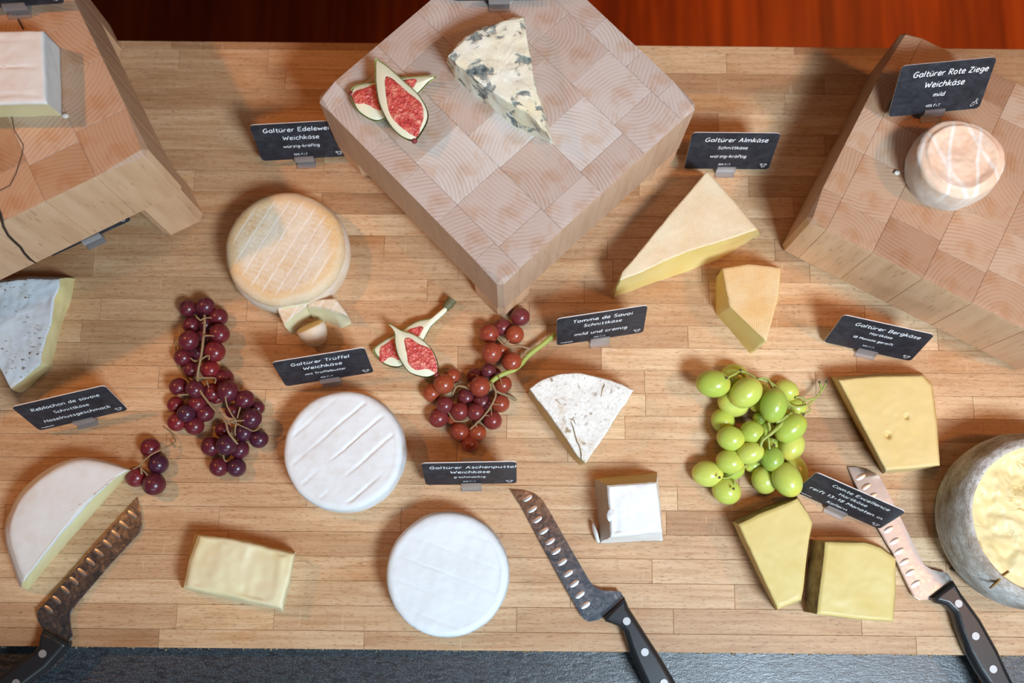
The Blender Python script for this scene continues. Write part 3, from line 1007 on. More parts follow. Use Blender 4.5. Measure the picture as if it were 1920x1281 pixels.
# --- blue cheese on the middle stand
cheese('blue_cheese_wedge', 'creamy blue cheese wedge with grey-blue mould spots on the middle stand', 'cheese',
       [(982, 31), (940, 40), (892, 57), (858, 82), (840, 104), (853, 117), (894, 152), (945, 186), (986, 208), (1033, 258), (1028, 246), (1017, 205), (1001, 145), (990, 80)],
       [(982, 36), (940, 45), (890, 62), (856, 88), (838, 116), (853, 147), (894, 182), (945, 223), (974, 245), (1036, 270), (1034, 256), (1020, 210), (1000, 150), (988, 84)],
       ['rind'] * 5 + ['cut_face'] * 9, 'paste', dict(rind=M['blue'], cut_face=M['blue'], paste=M['blue']), 0.038, ZC, r=0.0018, amp=0.0013, fs=90, scale_c=(945, 125),
       dz=lambda x, y: mn.noise(V((x * 60, y * 60, 2))) * 0.0012)
# --- cloth-marked wedge
cheese('mountain_cheese_wedge', 'long triangular wedge with cloth-marked tan rind, tip pointing to lower left', 'cheese',
       [(1326, 320), (1376, 376), (1421, 430), (1350, 453), (1290, 471), (1225, 500), (1163, 526), (1168, 508), (1245, 416)],
       [(1322, 328), (1378, 384), (1424, 440), (1350, 486), (1290, 508), (1215, 534), (1145, 559), (1150, 540), (1240, 424)],
       ['rind', 'rind', 'cut_face', 'cut_face', 'cut_face', 'cut_face', 'cut_face', 'rind', 'rind'], 'rind', dict(rind=M['alm'], cut_face=M['paste_alm']), 0.048, r=0.001, amp=0.0006)
cheese('small_cheese_wedge', 'small golden wedge with cloth-marked rind beside the long tan wedge', 'cheese',
       [(1355, 502), (1403, 495), (1464, 502), (1458, 560), (1438, 640), (1402, 606), (1368, 574)],
       [(1342, 521), (1403, 500), (1464, 504), (1460, 564), (1408, 664), (1374, 626), (1342, 589)],
       ['rind', 'rind', 'cut_face', 'cut_face', 'cut_face', 'cut_face', 'cut_face'], 'rind', dict(rind=M['alm2'], cut_face=M['paste_alm']), 0.045, r=0.001, amp=0.0006)
# --- tomme wedge
ta = arc3((993, 729), (1073, 699), (1189, 731), 12) + [(1189, 731)]
tb = arc3((990, 740), (1073, 705), (1187, 734), 12) + [(1187, 734)]
jag = [(1164, 770), (1150, 792), (1140, 808), (1128, 826), (1112, 848), (1099, 869)]
cheese('tomme_wedge', 'fan-shaped wedge with mottled grey-white rind and tan cut side, board centre right', 'cheese',
       ta + jag + [(1084, 856), (1034, 782)], tb + [(1162, 772), (1149, 793), (1138, 808), (1126, 825), (1110, 846), (1088, 874)] + [(1076, 862), (1025, 792)],
       ['rind'] * 12 + ['cut_face'] * (len(jag) + 3), 'rind', dict(rind=M['tomme'], cut_face=M['paste_tomme']), 0.048, r=0.0018, amp=0.0009, fs=80, scale_c=(1085, 760),
       dz=lambda x, y: mn.noise(V((x * 40, y * 40, 2))) * 0.0014)
tm = bpy.data.objects['tomme_wedge']
for pl in ([(1070, 790), (1074, 800), (1078, 815), (1082, 828), (1087, 838), (1090, 852), (1090, 862)], [(1134, 720), (1130, 730), (1127, 744)], [(1068, 786), (1076, 788), (1079, 796)]):
    a = [P(u, v_, 0.0486) for u, v_ in pl]
    vv, ff = ribbon([(p.x, p.y) for p in a], [0.0004] + [0.0009] * (len(a) - 2) + [0.0003], 0)
    nn = len(vv)
    vv = [(p[0], p[1], 0.0490) for p in vv] + [(p[0], p[1], 0.044) for p in vv]
    ff = ff + [(i, i + 2, i + 2 + nn, i + nn) for i in range(nn - 2)]
    mesh_obj('crack', vv, ff, M['bark'], tm)
# --- fresh white block
fresh = cheese('fresh_curd_block', 'glossy white fresh cheese block with sloping sides, the left shaded beige, beside the middle knife', 'cheese',
       [(1140, 910), (1232, 905), (1240, 997), (1145, 1006)], [(1114, 897), (1233, 887), (1244, 1015), (1124, 1019)],
       ['back_side', 'curd', 'curd', 'left_side'], 'curd', dict(back_side=M['fresh_back'], curd=M['fresh'], left_side=M['fresh_shade']), 0.042, r=0.002, amp=0.0009, fs=50, rings=20,
       dz=lambda x, y: mn.noise(V((x * 45, y * 45, 3))) * 0.0016 - 0.002 * math.exp(-((x + .018) / .004) ** 2) * (1 if y < 0 else .4))
bl = P(1146, 966, 0.040)
bm = bmesh.new()
bmesh.ops.create_icosphere(bm, subdivisions=3, radius=1)
for v_ in bm.verts:
    v_.co = V((v_.co.x * .0042, v_.co.y * .0058, v_.co.z * .0032)) * (1 + 0.25 * mn.noise(v_.co * 1.7))
bm_obj('curd_lump', bm, M['fresh'], fresh, bl - V(fresh.location), True)
bl = P(1117, 1000, 0.006)
bm = bmesh.new()
bmesh.ops.create_icosphere(bm, subdivisions=2, radius=1)
for v_ in bm.verts:
    v_.co = V((v_.co.x * .0022, v_.co.y * .010, v_.co.z * .006)) * (1 + 0.25 * mn.noise(v_.co * 1.7))
o = bm_obj('curd_flap', bm, M['fresh'], fresh, bl - V(fresh.location), True)
o.rotation_euler.z = 0.3
# --- straw-yellow slab
cheese('hard_cheese_slab', 'broad straw-yellow hard cheese slab with two small holes, under the tilted right card', 'cheese',
       [(1572, 711), (1650, 704), (1729, 704), (1746, 722), (1756, 800), (1762, 872), (1710, 879), (1661, 883), (1618, 800)],
       [(1557, 707), (1648, 701), (1730, 701), (1748, 722), (1758, 800), (1764, 874), (1711, 883), (1656, 889), (1606, 800)],
       ['rind', 'rind', 'rind', 'rind', 'rind', 'cut_face', 'cut_face', 'side_rind', 'side_rind'], 'paste', dict(rind=M['berg_rind'], cut_face=M['paste_berg'], paste=M['paste_berg'], side_rind=M['berg_rind']), 0.036, r=0.0022, amp=0.0006, rings=40,
       names={'side_rind': 'rind'},
       dz=lambda x, y: -0.0036 * math.exp(-((x - 0.011) ** 2 + (y + 0.000) ** 2) / 0.0000035) - 0.0048 * math.exp(-((x + 0.0075) ** 2 + (y + 0.0175) ** 2) / 0.000005))
# --- two pieces of comté-like cheese
cheese('rinded_cheese_piece', 'pale gold cheese slab with dark brown rind along its upper left edge, behind its twin', 'cheese',
       [(1385, 983), (1440, 958), (1495, 936), (1514, 962), (1522, 980), (1516, 1010), (1506, 1100), (1502, 1124), (1458, 1142), (1420, 1060)],
       [(1373, 978), (1434, 950), (1494, 928), (1516, 962), (1524, 980), (1517, 1013), (1507, 1100), (1503, 1128), (1454, 1144), (1412, 1062)],
       ['rind', 'rind', 'cut_face', 'cut_face', 'cut_face', 'cut_face', 'cut_face', 'cut_face', 'side', 'side'], 'paste',
       dict(rind=M['bark'], cut_face=M['paste_comte'], paste=M['paste_comte'], side=M['berg_rind']), 0.036, r=0.0014, amp=0.0006, names={'side': 'side_rind'}, scale_c=(1450, 1035))
cheese('rinded_cheese_piece', 'pale gold cheese slab with bark-like left rind, in front beside the right knife', 'cheese',
       [(1548, 1017), (1620, 1018), (1650, 1027), (1677, 1047), (1677, 1110), (1673, 1165), (1600, 1160), (1533, 1152), (1540, 1085)],
       [(1520, 1012), (1622, 1015), (1653, 1025), (1680, 1047), (1680, 1110), (1675, 1167), (1600, 1162), (1507, 1147), (1512, 1080)],
       ['rind', 'rind', 'rind', 'cut_face', 'cut_face', 'cut_face', 'cut_face', 'bark', 'bark'], 'paste',
       dict(rind=M['berg_rind'], cut_face=M['paste_comte'], paste=M['paste_comte'], bark=M['bark']), 0.036, r=0.0014, amp=0.0006, names={'bark': 'bark_rind'})
# --- goat cheese on the right stand
gc = P(1772, 324, ZR)
gt = P(1795, 298, ZR + 0.040)
n_ = 56
topr, botr = [], []
for i in range(n_):
    a = 2 * math.pi * i / n_
    k = 1 + 0.02 * math.sin(3 * a + 1)
    topr.append(V((gt.x * .3 + gc.x * .7 + 0.0395 * k * math.cos(a), gt.y * .3 + gc.y * .7 + 0.0372 * k * math.sin(a), ZR + 0.040)))
    botr.append(V((gc.x + 0.0385 * math.cos(a), gc.y + 0.0365 * math.sin(a), ZR)))
cheese('goat_cheese', 'small round peach-coloured goat cheese with crossing white lines on the right stand', 'cheese', topr, botr, ['side_rind'] * n_, 'top_rind',
       dict(side_rind=M['goat'], top_rind=M['goat']), 0.040, ZR, r=0.006, amp=0.0011, fs=60, bulge=0.0014, top_px=False, rings=30, seg=0.0018,
       dz=lambda x, y: 0.0018 * min(1, max(0, (math.hypot(x, y) + 0.002 * mn.noise(V((x * 70, y * 70, 8))) - 0.0235) / 0.006)) + mn.noise(V((x * 60, y * 60, 2))) * 0.0012)
# --- big scooped wheel at the right edge
wc = P(1896, 978, 0)
wh = thing('grey_rind_wheel', (wc.x, wc.y, 0), 'big grey-rinded cheese wheel scooped open on top, cut by the right frame edge', 'cheese')
prof = [(0.002, 0.058), (0.000, 0.066), (0.006, 0.0735), (0.016, 0.0785), (0.030, 0.0805), (0.044, 0.0795), (0.056, 0.0762), (0.063, 0.0725), (0.0665, 0.0685), (0.0665, 0.0665), (0.0640, 0.0655)]


def lathe_z(name, c, prof, mat, parent, n=128, amp=0.001, fs=50, capin=True, dz=None):
    v, f = [], []
    for z, r in prof:
        for i in range(n):
            a = 2 * math.pi * i / n
            p = V((c.x + r * math.cos(a), c.y + r * math.sin(a), c.z + z))
            d = mn.noise_vector(p * fs) * amp + mn.noise_vector(p * fs * 3.5) * amp * .4
            if z <= 0.0: d.z = abs(d.z) * 0
            p = p + d
            if dz: p.z += dz(r * math.cos(a), r * math.sin(a))
            v.append(p)
    for k in range(len(prof) - 1):
        for i in range(n):
            f.append((k * n + i, k * n + (i + 1) % n, (k + 1) * n + (i + 1) % n, (k + 1) * n + i))
    if capin:
        v.append(sum(v[-n:], V((0, 0, 0))) / n)
        for i in range(n): f.append(((len(prof) - 1) * n + i, (len(prof) - 1) * n + (i + 1) % n, len(v) - 1))
    return mesh_obj(name, v, f, mat, parent, smooth=True)


def dense(prof, k=3):
    out = []
    for (z0, r0), (z1, r1) in zip(prof, prof[1:]):
        for i in range(k): out.append((z0 + (z1 - z0) * i / k, r0 + (r1 - r0) * i / k))
    return out + [prof[-1]]


lathe_z('rind', wc, dense(prof), M['grey'], wh, amp=0.0013, capin=False)


def crumbly(x, y):
    q = V((x * 34, y * 34, 3.3))
    t = mn.noise(q) + 0.6 * mn.noise(q * 2.3) + 0.3 * mn.noise(q * 5)
    s = round(t * 3) / 3
    return (0.55 * s + 0.45 * t) * 0.0055 * min(1, max(0, (0.068 - math.hypot(x, y)) / 0.012))


pp = [(0.0650, 0.0668)] + [(0.0635 - 0.004 * (1 - (k / 40.0)), 0.066 * k / 40.0) for k in range(40, 0, -1)]
lathe_z('scooped_paste', wc, pp, M['paste_crumble'], wh, n=160, amp=0.0006, dz=crumbly)
for pl in ([(1822, 897), (1836, 901), (1850, 905)], [(1824, 912), (1835, 918), (1846, 926)], [(1858, 1103), (1871, 1092), (1878, 1082), (1893, 1072)]):
    a = [P(u, v_, 0.0655 if u > 1840 else 0.061) for u, v_ in pl]
    vv, ff = ribbon([(p.x, p.y) for p in a], [0.0006, 0.0015, 0.0013, 0.0007][:len(a)], 0)
    zz = a[0].z + 0.0005
    nn = len(vv)
    vv = [(p[0], p[1], zz) for p in vv] + [(p[0], p[1], zz - 0.004) for p in vv]
    ff = ff + [tuple(k + nn for k in reversed(q)) for q in ff] + [(i, i + 2, i + 2 + nn, i + nn) for i in range(nn - 2)]
    mesh_obj('split', vv, ff, plain('split_rind', (0.30, 0.16, 0.03), 0.6), wh)


# ------------------------------------------------------------------ tubes, grapes, figs
def catmull(pts, k=6):
    out = []
    n = len(pts)
    for i in range(n - 1):
        p0, p1, p2, p3 = pts[max(0, i - 1)], pts[i], pts[i + 1], pts[min(n - 1, i + 2)]
        for j in range(k):
            t = j / k
            out.append(0.5 * ((2 * p1) + (p2 - p0) * t + (2 * p0 - 5 * p1 + 4 * p2 - p3) * t * t + (3 * p1 - p0 - 3 * p2 + p3) * t ** 3))
    out.append(pts[-1])
    return out


def tube_mesh(paths, n=7):
    """paths: [(points, r0, r1)]"""
    v, f = [], []
    for pts, r0, r1 in paths:
        pts = catmull([V(p) for p in pts], 4)
        b = len(v)
        for i, p in enumerate(pts):
            d = (pts[min(i + 1, len(pts) - 1)] - pts[max(i - 1, 0)]).normalized()
            e1 = d.cross(V((0, 0, 1)))
            e1 = e1.normalized() if e1.length > 1e-3 else V((1, 0, 0))
            e2 = d.cross(e1)
            r = (r0 + (r1 - r0) * i / (len(pts) - 1)) * (1 + 0.18 * mn.noise(p * 300))
            for k in range(n):
                a = 2 * math.pi * k / n
                v.append(p + (e1 * math.cos(a) + e2 * math.sin(a)) * r)
        m_ = len(pts)
        for i in range(m_ - 1):
            for k in range(n):
                f.append((b + i * n + k, b + i * n + (k + 1) % n, b + (i + 1) * n + (k + 1) % n, b + (i + 1) * n + k))
        f.append(tuple(b + k for k in range(n - 1, -1, -1)))
        f.append(tuple(b + (m_ - 1) * n + k for k in range(n)))
    return v, f


def unit_grape():
    bm = bmesh.new()
    bmesh.ops.create_uvsphere(bm, u_segments=28, v_segments=18, radius=1)
    me = bpy.data.meshes.new('grape')
    bm.to_mesh(me); bm.free()
    me.polygons.foreach_set('use_smooth', [True] * len(me.polygons))
    return me


def bunch(name, label, off, sc, grapes, stems, mat, stem_mat, seed, group='grape bunches', long=1.0, toner=None):
    """grapes: (x, y, a, b, angle_deg, level) in zoomed-photo units; stems: ([(x,y)], z, r0, r1)"""
    rg = random.Random(seed)
    cx = sum(g[0] for g in grapes) / len(grapes); cy = sum(g[1] for g in grapes) / len(grapes)
    base = P(off[0] + cx / sc, off[1] + cy / sc, 0)
    root = thing(name, base, label, 'grapes', group)
    me = unit_grape()
    me.materials.append(mat)
    for gx, gy, a, b, ang, lv in grapes:
        u, v_ = off[0] + gx / sc, off[1] + gy / sc
        rb0 = 1.07 * b / sc * CAM_H / FPX
        z = rb0 * (1.0 + 1.45 * lv) + 0.0003
        k = (CAM_H - z) / FPX * 1.09
        ra, rb = a / sc * k, b / sc * k
        o = bpy.data.objects.new('grape', me)
        COL.objects.link(o)
        o.parent = root
        o.location = P(u, v_, z) - base
        o.scale = (ra, rb, min(ra, rb))
        o.rotation_euler = (rg.uniform(-.15, .15), rg.uniform(-.25, .25) if lv < 0.5 else -0.2, -math.radians(ang))
        o['tone'] = min(1, max(0, toner(rg, gx, gy) if toner else rg.gauss(0.5, 0.28)))
    paths = []
    for pts, z, r0, r1 in stems:
        zs = z if isinstance(z, list) else [z] * len(pts)
        paths.append(([P(off[0] + p[0] / sc, off[1] + p[1] / sc, zz) for p, zz in zip(pts, zs)], r0, r1))
    v_, f_ = tube_mesh(paths)
    mesh_obj('stem', v_, f_, stem_mat, root, smooth=True)
    return root, base


G1 = [(152, 137, 58, 0), (268, 122, 60, .3), (355, 195, 60, 0), (172, 248, 55, 0), (268, 245, 48, 0), (362, 305, 65, .5), (158, 350, 67, .6), (250, 325, 45, 0), (118, 462, 58, 0), (330, 425, 68, .6),
      (205, 430, 48, 0), (172, 545, 52, 0), (300, 545, 60, .4), (392, 605, 62, 0), (88, 660, 58, .3), (198, 675, 58, 1), (315, 700, 62, 0), (418, 690, 70, .8), (530, 745, 62, .8), (68, 778, 52, 0),
      (213, 770, 56, .4), (450, 820, 48, 0), (612, 800, 48, 0), (575, 870, 65, .9), (140, 838, 58, .6), (265, 835, 58, 0), (78, 895, 60, 0), (195, 920, 60, 0), (525, 965, 58, .1), (385, 950, 50, 0),
      (625, 1010, 58, 0), (305, 1058, 63, 0), (408, 1050, 65, .8), (498, 1080, 58, 0), (358, 1195, 60, 0), (475, 1198, 60, 0), (348, 738, 42, 0), (240, 150, 40, 0)]
tw = 0.0009
S1 = [([(262, 180), (262, 250), (255, 330), (240, 450), (222, 540), (215, 610), (235, 690), (285, 760), (345, 830), (400, 890), (420, 960), (455, 1010), (482, 1042)], [.022, .024, .026, .027, .026, .024, .026, .026, .026, .028, .028, .026, .022], .0013, .0011),
      ([(400, 885), (470, 905), (540, 935), (590, 955), (648, 920)], .026, tw, .0006), ([(400, 715), (410, 780), (440, 840), (470, 885)], .030, tw, .0008), ([(500, 795), (485, 850), (470, 905)], .026, tw, .0006),
      ([(255, 320), (300, 318), (325, 322)], .028, tw, .0007), ([(240, 470), (200, 490), (165, 465)], .022, tw, .0006), ([(240, 475), (290, 450), (290, 480)], .028, tw, .0006),
      ([(215, 600), (280, 600), (335, 605), (330, 640)], .024, tw, .0006), ([(205, 190), (235, 215), (262, 200), (310, 200)], .024, tw, .0006), ([(275, 620), (290, 665)], .02, tw, .0005),
      ([(68, 345), (70, 410), (82, 500), (120, 580), (165, 630)], .004, tw, .0007), ([(80, 715), (150, 712), (200, 715), (245, 705)], .024, tw, .0006), ([(430, 890), (520, 885), (550, 880)], .03, tw, .0005),
      ([(470, 905), (465, 960), (470, 985)], .026, tw, .0006), ([(385, 1105), (395, 1150), (415, 1160)], .018, tw, .0006), ([(300, 775), (340, 778), (380, 765)], .022, tw, .0005)]
bunch('grape_bunch', 'long dark red grape bunch left of the plain white camembert', (310, 540), 3.56, [(g[0], g[1], g[2], g[2] * .96, random.uniform(-40, 40), g[3]) for g in G1], S1, M['red'], M['twig'], 1)

G2 = [(835, 147, 73, 0), (690, 230, 68, 0), (790, 290, 72, .4), (585, 280, 76, .3), (605, 435, 80, .8), (685, 410, 55, 0), (768, 508, 75, .5), (578, 578, 58, .6), (470, 620, 60, 0), (640, 600, 42, 0),
      (512, 705, 78, 1), (695, 690, 68, .3), (292, 620, 62, 0), (222, 685, 78, .7), (128, 755, 70, 0), (400, 790, 68, 0), (530, 825, 68, .2), (230, 855, 68, .5), (350, 905, 70, .5), (478, 910, 68, .7),
      (675, 840, 70, 0), (180, 955, 75, 0), (612, 975, 72, 0), (350, 1068, 72, 0), (490, 1075, 68, 0), (432, 1165, 64, 0), (300, 960, 50, 0)]
S2 = [([(1112, 285), (1010, 370), (930, 430), (885, 470), (850, 515), (790, 570), (720, 595), (650, 630), (600, 672), (585, 700)], [.010, .012, .013, .014, .015, .018, .02, .021, .022, .022], .0026, .0022),
      ([(600, 670), (640, 755), (612, 840), (560, 920), (500, 985), (430, 1050)], .024, .0013, .0008), ([(640, 740), (700, 765), (760, 790), (802, 815)], [.016, .012, .008, .006], .0014, .0016),
      ([(912, 402), (830, 380), (770, 385), (710, 372), (650, 318)], .022, .0012, .0008), ([(710, 372), (745, 330)], .024, .0008, .0006), ([(440, 730), (380, 705), (325, 705), (290, 770)], .018, .0016, .001),
      ([(300, 655), (305, 700), (330, 705)], .02, .0007, .0006), ([(612, 845), (670, 848)], .022, .0007, .0006), ([(600, 860), (605, 935)], .02, .0007, .0005), ([(550, 935), (590, 940)], .02, .0007, .0005),
      ([(480, 985), (485, 1030)], .02, .0007, .0005), ([(880, 470), (870, 430), (905, 400)], .018, .001, .001), ([(255, 900), (290, 960), (330, 985), (420, 975)], .016, .0009, .0007), ([(660, 620), (680, 660), (690, 700)], .024, .0007, .0005)]
r2, b2 = bunch('grape_bunch', 'reddish-orange grape bunch with green stalk below the corner of the middle stand', (780, 560), 4.27, [(g[0], g[1], g[2], g[2] * .97, random.uniform(-40, 40), g[3]) for g in G2], S2[1:], M['rose'], M['twig'], 2,
               toner=lambda rg, x, y: (0.15 if (x, y) in ((578, 578), (470, 620), (400, 790), (530, 825), (230, 855), (690, 230), (478, 910), (640, 600)) else 0.35 if (x, y) in ((350, 905), (835, 147), (180, 955), (612, 975)) else 0.8) + rg.uniform(-.12, .15))
p_ = S2[0]
v_, f_ = tube_mesh([([P(780 + a / 4.27, 560 + b / 4.27, z) for (a, b), z in zip(p_[0], p_[1])], p_[2], p_[3])], 10)
tag(mesh_obj('stalk', v_, f_, M['twig_green'], r2, smooth=True), 'thick green stalk')

bunch('grape_bunch', 'little sprig of four dark red grapes touching the half brie', (220, 770), 7.538, [(465, 525, 130, 128, 0, 0), (578, 755, 132, 130, 0, 0), (265, 935, 138, 134, 0, 0), (518, 1040, 152, 146, 20, .15)],
      [([(190, 850), (250, 815), (310, 780), (360, 720), (420, 670), (500, 610), (600, 560), (710, 510), (800, 455), (822, 425), (795, 360), (745, 300), (660, 235)], [.016, .018, .02, .021, .022, .021, .02, .015, .008, .006, .004, .003, .003], .0008, .0006),
       ([(795, 460), (800, 500), (832, 520)], [.008, .005, .004], .0007, .001), ([(310, 780), (360, 840), (400, 880), (435, 935)], .019, .0007, .0008), ([(378, 690), (378, 640)], [.019, .014], .0006, .0008), ([(330, 800), (345, 900)], .019, .0007, .001)], M['red'], M['twig'], 5)

G3 = [(216, 228, 138, 110, 6, .9), (395, 160, 110, 95, 0, 0), (390, 390, 128, 115, 20, .1), (497, 305, 140, 115, -38, 1), (735, 415, 140, 106, -78, 1.1), (612, 340, 130, 85, -65, .1), (845, 285, 100, 84, 30, 0),
      (930, 430, 84, 70, 0, 0), (300, 545, 100, 92, 60, 0), (612, 525, 55, 52, 0, .3), (548, 648, 98, 95, 0, .9), (366, 697, 112, 98, 20, .8), (880, 607, 140, 103, -35, .9), (890, 762, 125, 98, -60, .3),
      (532, 822, 112, 86, -20, 1.2), (360, 897, 112, 96, 15, .6), (722, 872, 104, 90, 80, 1), (570, 925, 80, 58, -15, 0), (720, 765, 92, 68, 20, .1), (380, 985, 100, 66, -20, 0), (168, 1000, 124, 103, 8, 0),
      (330, 1146, 116, 104, 30, 0), (655, 1052, 112, 100, 75, 0), (850, 1052, 142, 112, 65, .8), (930, 965, 130, 84, 65, 0), (680, 620, 60, 60, 0, .1), (850, 430, 70, 60, 0, 0)]
S3 = [([(345, 172), (400, 145), (452, 118), (530, 150), (600, 185), (680, 205), (735, 235), (770, 275), (830, 345), (860, 395), (920, 425), (990, 418), (1040, 400), (1088, 355), (1130, 310), (1165, 260), (1188, 212)], [.036, .034, .03, .03, .03, .03, .03, .03, .028, .026, .02, .018, .016, .015, .014, .014, .014], .0012, .0008),
      ([(1140, 290), (1140, 250), (1128, 215)], .014, .0008, .0012), ([(920, 345), (975, 345), (1010, 370), (1050, 360), (1090, 352)], .018, .0010, .0010), ([(1040, 420), (1042, 465), (995, 490)], .014, .0007, .0008),
      ([(1010, 372), (985, 405)], .016, .0007, .0007), ([(890, 478), (835, 540), (785, 590), (730, 640), (680, 680), (640, 715), (622, 770), (615, 890)], [.032, .034, .036, .038, .038, .038, .036, .026], .0022, .0010),
      ([(505, 925), (450, 965), (400, 1000), (340, 1035), (270, 1032)], [.02, .022, .022, .02, .018], .0014, .0010), ([(385, 1045), (400, 1080), (390, 1125)], [.022, .024, .02], .0008, .0012), ([(690, 690), (700, 790)], [.038, .036], .0009, .0011),
      ([(725, 700), (740, 755)], [.034, .03], .0008, .0010), ([(640, 715), (632, 745)], [.036, .034], .0009, .0011), ([(690, 560), (700, 620), (680, 680)], .036, .0014, .0012), ([(600, 195), (640, 175), (690, 190), (735, 265)], .034, .0008, .0008),
      ([(755, 550), (800, 545), (860, 500)], .034, .002, .002)]
r3, b3 = bunch('grape_bunch', 'green grape bunch with bare green stem ends, left of the straw-yellow slab', (1290, 670), 4.574, G3, S3, M['green'], M['twig_green'], 9,
               toner=lambda rg, x, y: rg.gauss(.5, .32))
dots = [(1128, 215), (1188, 212), (990, 492), (920, 345), (332, 178), (270, 1032), (390, 1128), (615, 890), (632, 748), (700, 790), (740, 755), (452, 112)]
for a, b in dots:
    bm = bmesh.new()
    bmesh.ops.create_icosphere(bm, subdivisions=1, radius=0.0015)
    z_ = .0165 if a > 850 else .042 if b < 200 else .034 if b < 800 else .03
    bm_obj('stem_end', bm, M['twig_dark'], r3, P(1290 + a / 4.574, 670 + b / 4.574, z_) - b3, True)


def smooth_loop(px, k=4):
    n = len(px)
    out = []
    for i in range(n):
        p0, p1, p2, p3 = [V((q[0], q[1], 0)) for q in (px[i - 1], px[i], px[(i + 1) % n], px[(i + 2) % n])]
        for j in range(k):
            t = j / k
            q = 0.5 * ((2 * p1) + (p2 - p0) * t + (2 * p0 - 5 * p1 + 4 * p2 - p3) * t * t + (3 * p1 - p0 - 3 * p2 + p3) * t ** 3)
            out.append((q.x, q.y))
    return out


def fig(label, outline, flesh, z0, face, low, stem=None, eye=None, lean=0.0, tilt_dir=(0, 0)):
    """a quarter of a fig, cut side up at height face; underside sinks to low"""
    O = smooth_loop(outline)
    c = (sum(p[0] for p in O) / len(O), sum(p[1] for p in O) / len(O))
    cen = P(c[0], c[1], z0 + face)
    root = thing('fig_piece', (cen.x, cen.y, z0), label, 'fig', 'cut figs')

    def hgt(u, v_):
        return z0 + face + ((u - c[0]) * tilt_dir[0] + (v_ - c[1]) * tilt_dir[1]) * 0.0001
    loop = [P(u, v_, hgt(u, v_)) for u, v_ in O]
    n = len(loop)
    v, f = [], []
    K = 7
    for k in range(K + 1):
        t = k / K
        s = math.cos(t * math.pi / 2) ** 0.7 if t < 1 else 0.02
        z = math.sin(t * math.pi / 2)
        for p in loop:
            q = cen.lerp(p, max(s, 0.02))
            dist = (p - cen).length
            q.z = p.z * (1 - t) + cen.z * t - (face - low) * z
            v.append(q)
    for k in range(K):
        for i in range(n): f.append((k * n + i, (k + 1) * n + i, (k + 1) * n + (i + 1) % n, k * n + (i + 1) % n))
    f.append(tuple(K * n + i for i in range(n)))
    mesh_obj('skin', v, f, M['figskin'], root, smooth=True)
    v = [cen.lerp(p, .955) + V((0, 0, -0.0002)) for p in loop] + [cen.lerp(p, .92) + V((0, 0, 0.0006)) for p in loop] + [cen.lerp(p, .4) + V((0, 0, 0.0006)) for p in loop] + [cen + V((0, 0, .0006))]
    f = []
    for k in range(2):
        for i in range(n): f.append((k * n + i, k * n + (i + 1) % n, (k + 1) * n + (i + 1) % n, (k + 1) * n + i))
    for i in range(n): f.append((2 * n + i, 2 * n + (i + 1) % n, 3 * n))
    mesh_obj('pith', v, f, M['figpith'], root, smooth=True)
    for fl in flesh:
        Fp = smooth_loop(fl)
        fc = (sum(p[0] for p in Fp) / len(Fp), sum(p[1] for p in Fp) / len(Fp))
        fl3 = [P(u, v_, hgt(u, v_) + 0.0007) for u, v_ in Fp]
        fcn = P(fc[0], fc[1], hgt(*fc) + 0.0007)
        m_ = len(fl3)
        v, f = [], []
        RG = 10
        for k in range(RG):
            s = 1 - k / RG
            for p in fl3:
                q = fcn.lerp(p, s)
                q.z += (0.0011 * min(1, k / 2)) + (mn.noise(q * 500) * 0.0007 if k else -0.0004)
                v.append(q)
        v.append(fcn + V((0, 0, .0004)))
        for k in range(RG - 1):
            for i in range(m_): f.append((k * m_ + i, k * m_ + (i + 1) % m_, (k + 1) * m_ + (i + 1) % m_, (k + 1) * m_ + i))
        for i in range(m_): f.append(((RG - 1) * m_ + i, (RG - 1) * m_ + (i + 1) % m_, len(v) - 1))
        o = mesh_obj('flesh', v, f, M['figflesh'], root, smooth=True)
        if sum(fl3[i].x * fl3[(i + 1) % m_].y - fl3[(i + 1) % m_].x * fl3[i].y for i in range(m_)) < 0: o.data.flip_normals()
    if stem:
        paths = [([P(u, v_, z0 + zz) for u, v_, zz in stem], 0.0042, 0.0052)]
        vv, ff = tube_mesh(paths, 12)
        tag(mesh_obj('stem', vv, ff, M['figstem'], root, smooth=True), 'dark brown cut stem')
    if eye:
        bm = bmesh.new()
        bmesh.ops.create_icosphere(bm, subdivisions=2, radius=0.0028)
        bm_obj('eye', bm, M['fignavel'], root, P(eye[0], eye[1], z0 + face - .002) - V(root.location), True)
    return root


fig('cut fig quarter with long brown stem lying on the board under another quarter',
    [(842, 571), (830, 579), (809, 596), (781, 603), (746, 624), (718, 640), (702, 652), (700, 660), (711, 676), (719, 683), (735, 689), (753, 687), (772, 666), (794, 638), (804, 620), (814, 606), (839, 583)],
    [[(764, 620), (780, 613), (794, 612), (791, 622), (785, 631), (768, 640), (758, 640)], [(712, 652), (722, 645), (742, 633), (752, 645), (752, 668), (748, 676), (732, 670), (717, 680), (711, 673)]], 0, 0.011, 0.0005,
    stem=[(835, 578, .010), (843, 569, .010), (848, 562, .010)])
fig('teardrop fig quarter lying across the stemmed fig beside the red-orange grapes',
    [(727, 606), (735, 609), (752, 619), (774, 626), (797, 641), (814, 661), (822, 685), (821, 699), (809, 707), (794, 708), (769, 700), (755, 683), (745, 664), (740, 641), (739, 624), (733, 613)],
    [[(759, 633), (769, 633), (785, 644), (805, 652), (814, 666), (820, 688), (817, 700), (802, 693), (781, 695), (766, 684), (762, 666), (757, 640)]], 0, 0.024, 0.0125, eye=(818, 703))
